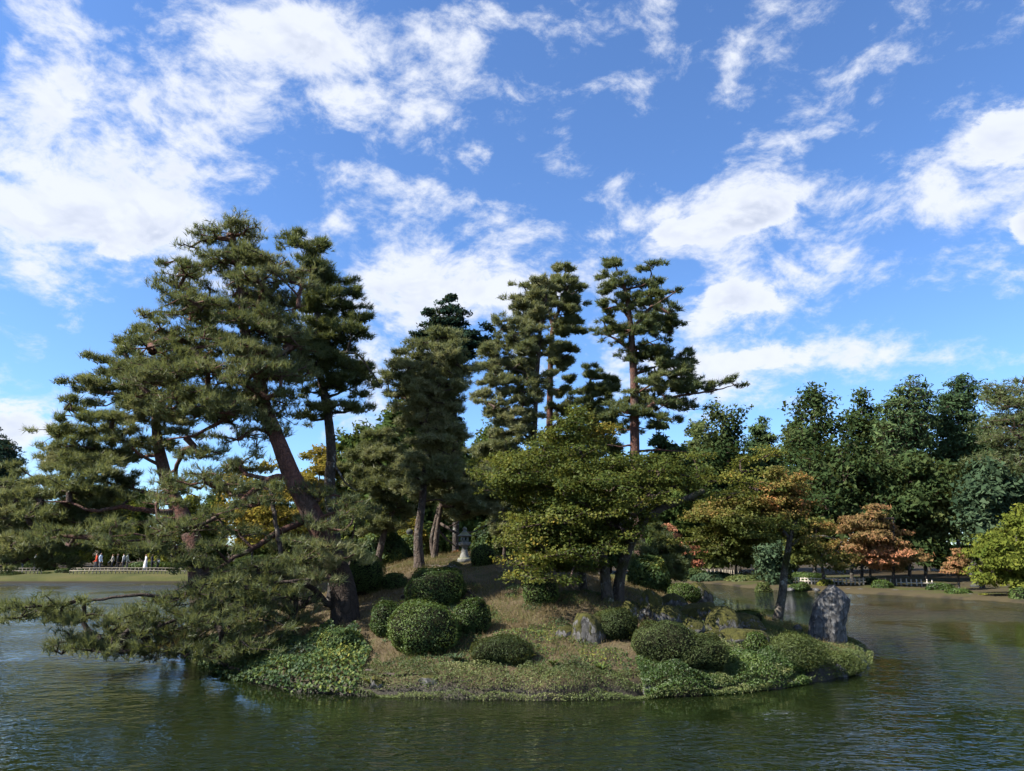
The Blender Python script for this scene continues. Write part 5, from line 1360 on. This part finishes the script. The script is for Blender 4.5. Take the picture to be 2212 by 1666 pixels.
# ------------------------------------------------------------------ walkers on the far path
def clothmat(name, c, r=.85):
    m, t, out = newmat(name)
    n = t.noise(objco(t), 60, 3, .6)
    principled(t, out, t.mix(n, tuple(v * .8 for v in c), c), r, .2, bump(t, t.noise(objco(t), 9, 3, .5), .4, .03))
    return m
CM = {}
def cm(c):
    if c not in CM:
        CM[c] = clothmat('cloth_%d' % len(CM), c)
    return CM[c]
SKIN, HAIR = (.42, .25, .17), (.02, .015, .012)
def person(label, vx, D, top, legs, seed, h=1.66, face=0., skirt=False, bag=None, hair=HAIR, lean=0.):
    rng = np.random.default_rng(seed)
    p = at(vx, 1230, D); p[2] = float(bank_h(np.array([p[0]]), np.array([p[1]]))[0])
    st = rng.uniform(.08, .2); sw = rng.uniform(-.25, .25)
    k = h / 1.7
    J = {'pel': (0, 0, .93), 'wst': (0, lean * .3, 1.10), 'chs': (0, lean * .7, 1.30), 'nek': (0, lean, 1.46), 'hd1': (0, lean - .01, 1.56), 'hd2': (0, lean - .005, 1.66),
         'lh': (-.09, 0, .90), 'lk': (-.10, -st * .6, .50), 'la': (-.10, -st * .3 + .02, .09), 'lt': (-.11, -st * .3 - .13, .045),
         'rh': (.09, 0, .90), 'rk': (.10, st * .3, .50), 'ra': (.10, st, .10), 'rt': (.11, st - .14, .05),
         'ls': (-.18, lean, 1.40), 'le': (-.24, lean + sw * .4, 1.13), 'lw': (-.22, lean + sw - .12, .90), 'lf': (-.21, lean + sw - .17, .80),
         'rs': (.18, lean, 1.40), 're': (.24, lean - sw * .4, 1.13), 'rw': (.22, lean - sw - .12, .90), 'rf': (.21, lean - sw - .17, .80)}
    R = {'pel': .145, 'wst': .125, 'chs': .15, 'nek': .055, 'hd1': .085, 'hd2': .085, 'lh': .095, 'lk': .062, 'la': .042, 'lt': .038, 'ls': .062, 'le': .046, 'lw': .032, 'lf': .034}
    E = [('pel', 'wst'), ('wst', 'chs'), ('chs', 'nek'), ('nek', 'hd1'), ('hd1', 'hd2'), ('pel', 'lh'), ('lh', 'lk'), ('lk', 'la'), ('la', 'lt'), ('pel', 'rh'), ('rh', 'rk'), ('rk', 'ra'), ('ra', 'rt'), ('chs', 'ls'), ('ls', 'le'), ('le', 'lw'), ('lw', 'lf'), ('chs', 'rs'), ('rs', 're'), ('re', 'rw'), ('rw', 'rf')]
    names = list(J)
    me = bpy.data.meshes.new('body')
    me.from_pydata([tuple(c * k for c in J[n_]) for n_ in names], [(names.index(a), names.index(b_)) for a, b_ in E], [])
    tmp = bpy.data.objects.new('tmp_body', me); COL.objects.link(tmp)
    md = tmp.modifiers.new('skin', 'SKIN')
    for i, n_ in enumerate(names):
        r = R.get(n_, R.get('l' + n_[1:], .05)) * k
        y_ = .72 if n_ in ('pel', 'wst', 'chs') else 1.
        me.skin_vertices[0].data[i].radius = (r, r * y_)
        me.skin_vertices[0].data[i].use_root = n_ == 'pel'
    sb = tmp.modifiers.new('sub', 'SUBSURF'); sb.levels = 1; sb.render_levels = 1
    dg = bpy.context.evaluated_depsgraph_get()
    m2 = bpy.data.meshes.new_from_object(tmp.evaluated_get(dg))
    bpy.data.objects.remove(tmp)
    for m_ in (top, legs, SKIN, hair, (.03, .025, .022)):
        m2.materials.append(cm(m_))
    for pg in m2.polygons:
        c = pg.center / k
        i = 0
        if c.z > 1.49:
            i = 3 if (c.z > 1.66 or c.y > lean + .005) else 2
        elif c.z < .075: i = 4
        elif c.z < .93 and abs(c.x) < .19: i = 0 if skirt and c.z > .3 else 1
        elif c.z < .88: i = 2
        pg.material_index = i
        pg.use_smooth = True
    e = empty('person', p, label, 'person', 'walkers on the far path')
    e.rotation_euler = (0, 0, face)
    o = bpy.data.objects.new('body', m2); link(o, e)
    if skirt:
        V, F = lathe([(.15 * k, 1.05 * k), (.19 * k, .85 * k), (.24 * k, .5 * k), (.27 * k, .22 * k)], 14)
        V[:, 1] *= .8
        q = mesh_obj('skirt', V, F, cm(top), None, smooth=True); q.parent = e
    if bag:
        V, F = ICO4
        q = mesh_obj('shoulder_bag', V * np.array([.13, .09, .16]) * k + np.array([.2, .1, .98]) * k, F, cm(bag), None, smooth=True); q.parent = e
    return e
PPL = [(48, 'walker in a white top near the frame edge', (.62, .63, .65), (.05, .06, .08), False, None), (74, 'walker in pale grey close behind the white top', (.42, .44, .42), (.08, .08, .09), False, None), (206, 'walker in a bright red jacket', (.55, .07, .03), (.06, .06, .07), False, None), (215, 'walker in a light blue shirt beside the red jacket', (.48, .55, .66), (.09, .09, .1), False, None),
       (241, 'walker in a beige coat carrying a dark bag', (.36, .33, .27), (.03, .03, .035), False, (.03, .03, .035)), (252, 'walker in black with brown hair in the middle of the group', (.03, .03, .03), (.02, .02, .025), False, None), (265, 'walker in a light grey jacket behind the one in black', (.40, .40, .40), (.04, .04, .05), False, (.05, .05, .06)), (273, 'walker in a grey-green coat at the end of the group', (.27, .29, .25), (.08, .08, .08), False, None),
       (313, 'walker in a long white dress', (.68, .66, .68), (.6, .6, .6), True, None), (327, 'walker in dark clothes following the white dress', (.03, .03, .04), (.02, .02, .025), False, None), (340, 'walker in a black jacket with a pale scarf, last in line', (.06, .06, .065), (.02, .02, .025), False, (.45, .45, .43))]
for i, (x, lab, a, b_, sk, bg_) in enumerate(PPL):
    person(lab, x, 67.2 + (i % 3) * .5, a, b_, 300 + i, 1.6 + .05 * (i % 4), math.pi / 2 * (1 if i % 2 else -1) + .3 * (i % 3), sk, bg_, (.10, .06, .035) if i in (4, 5) else HAIR, .03 * (i % 2))
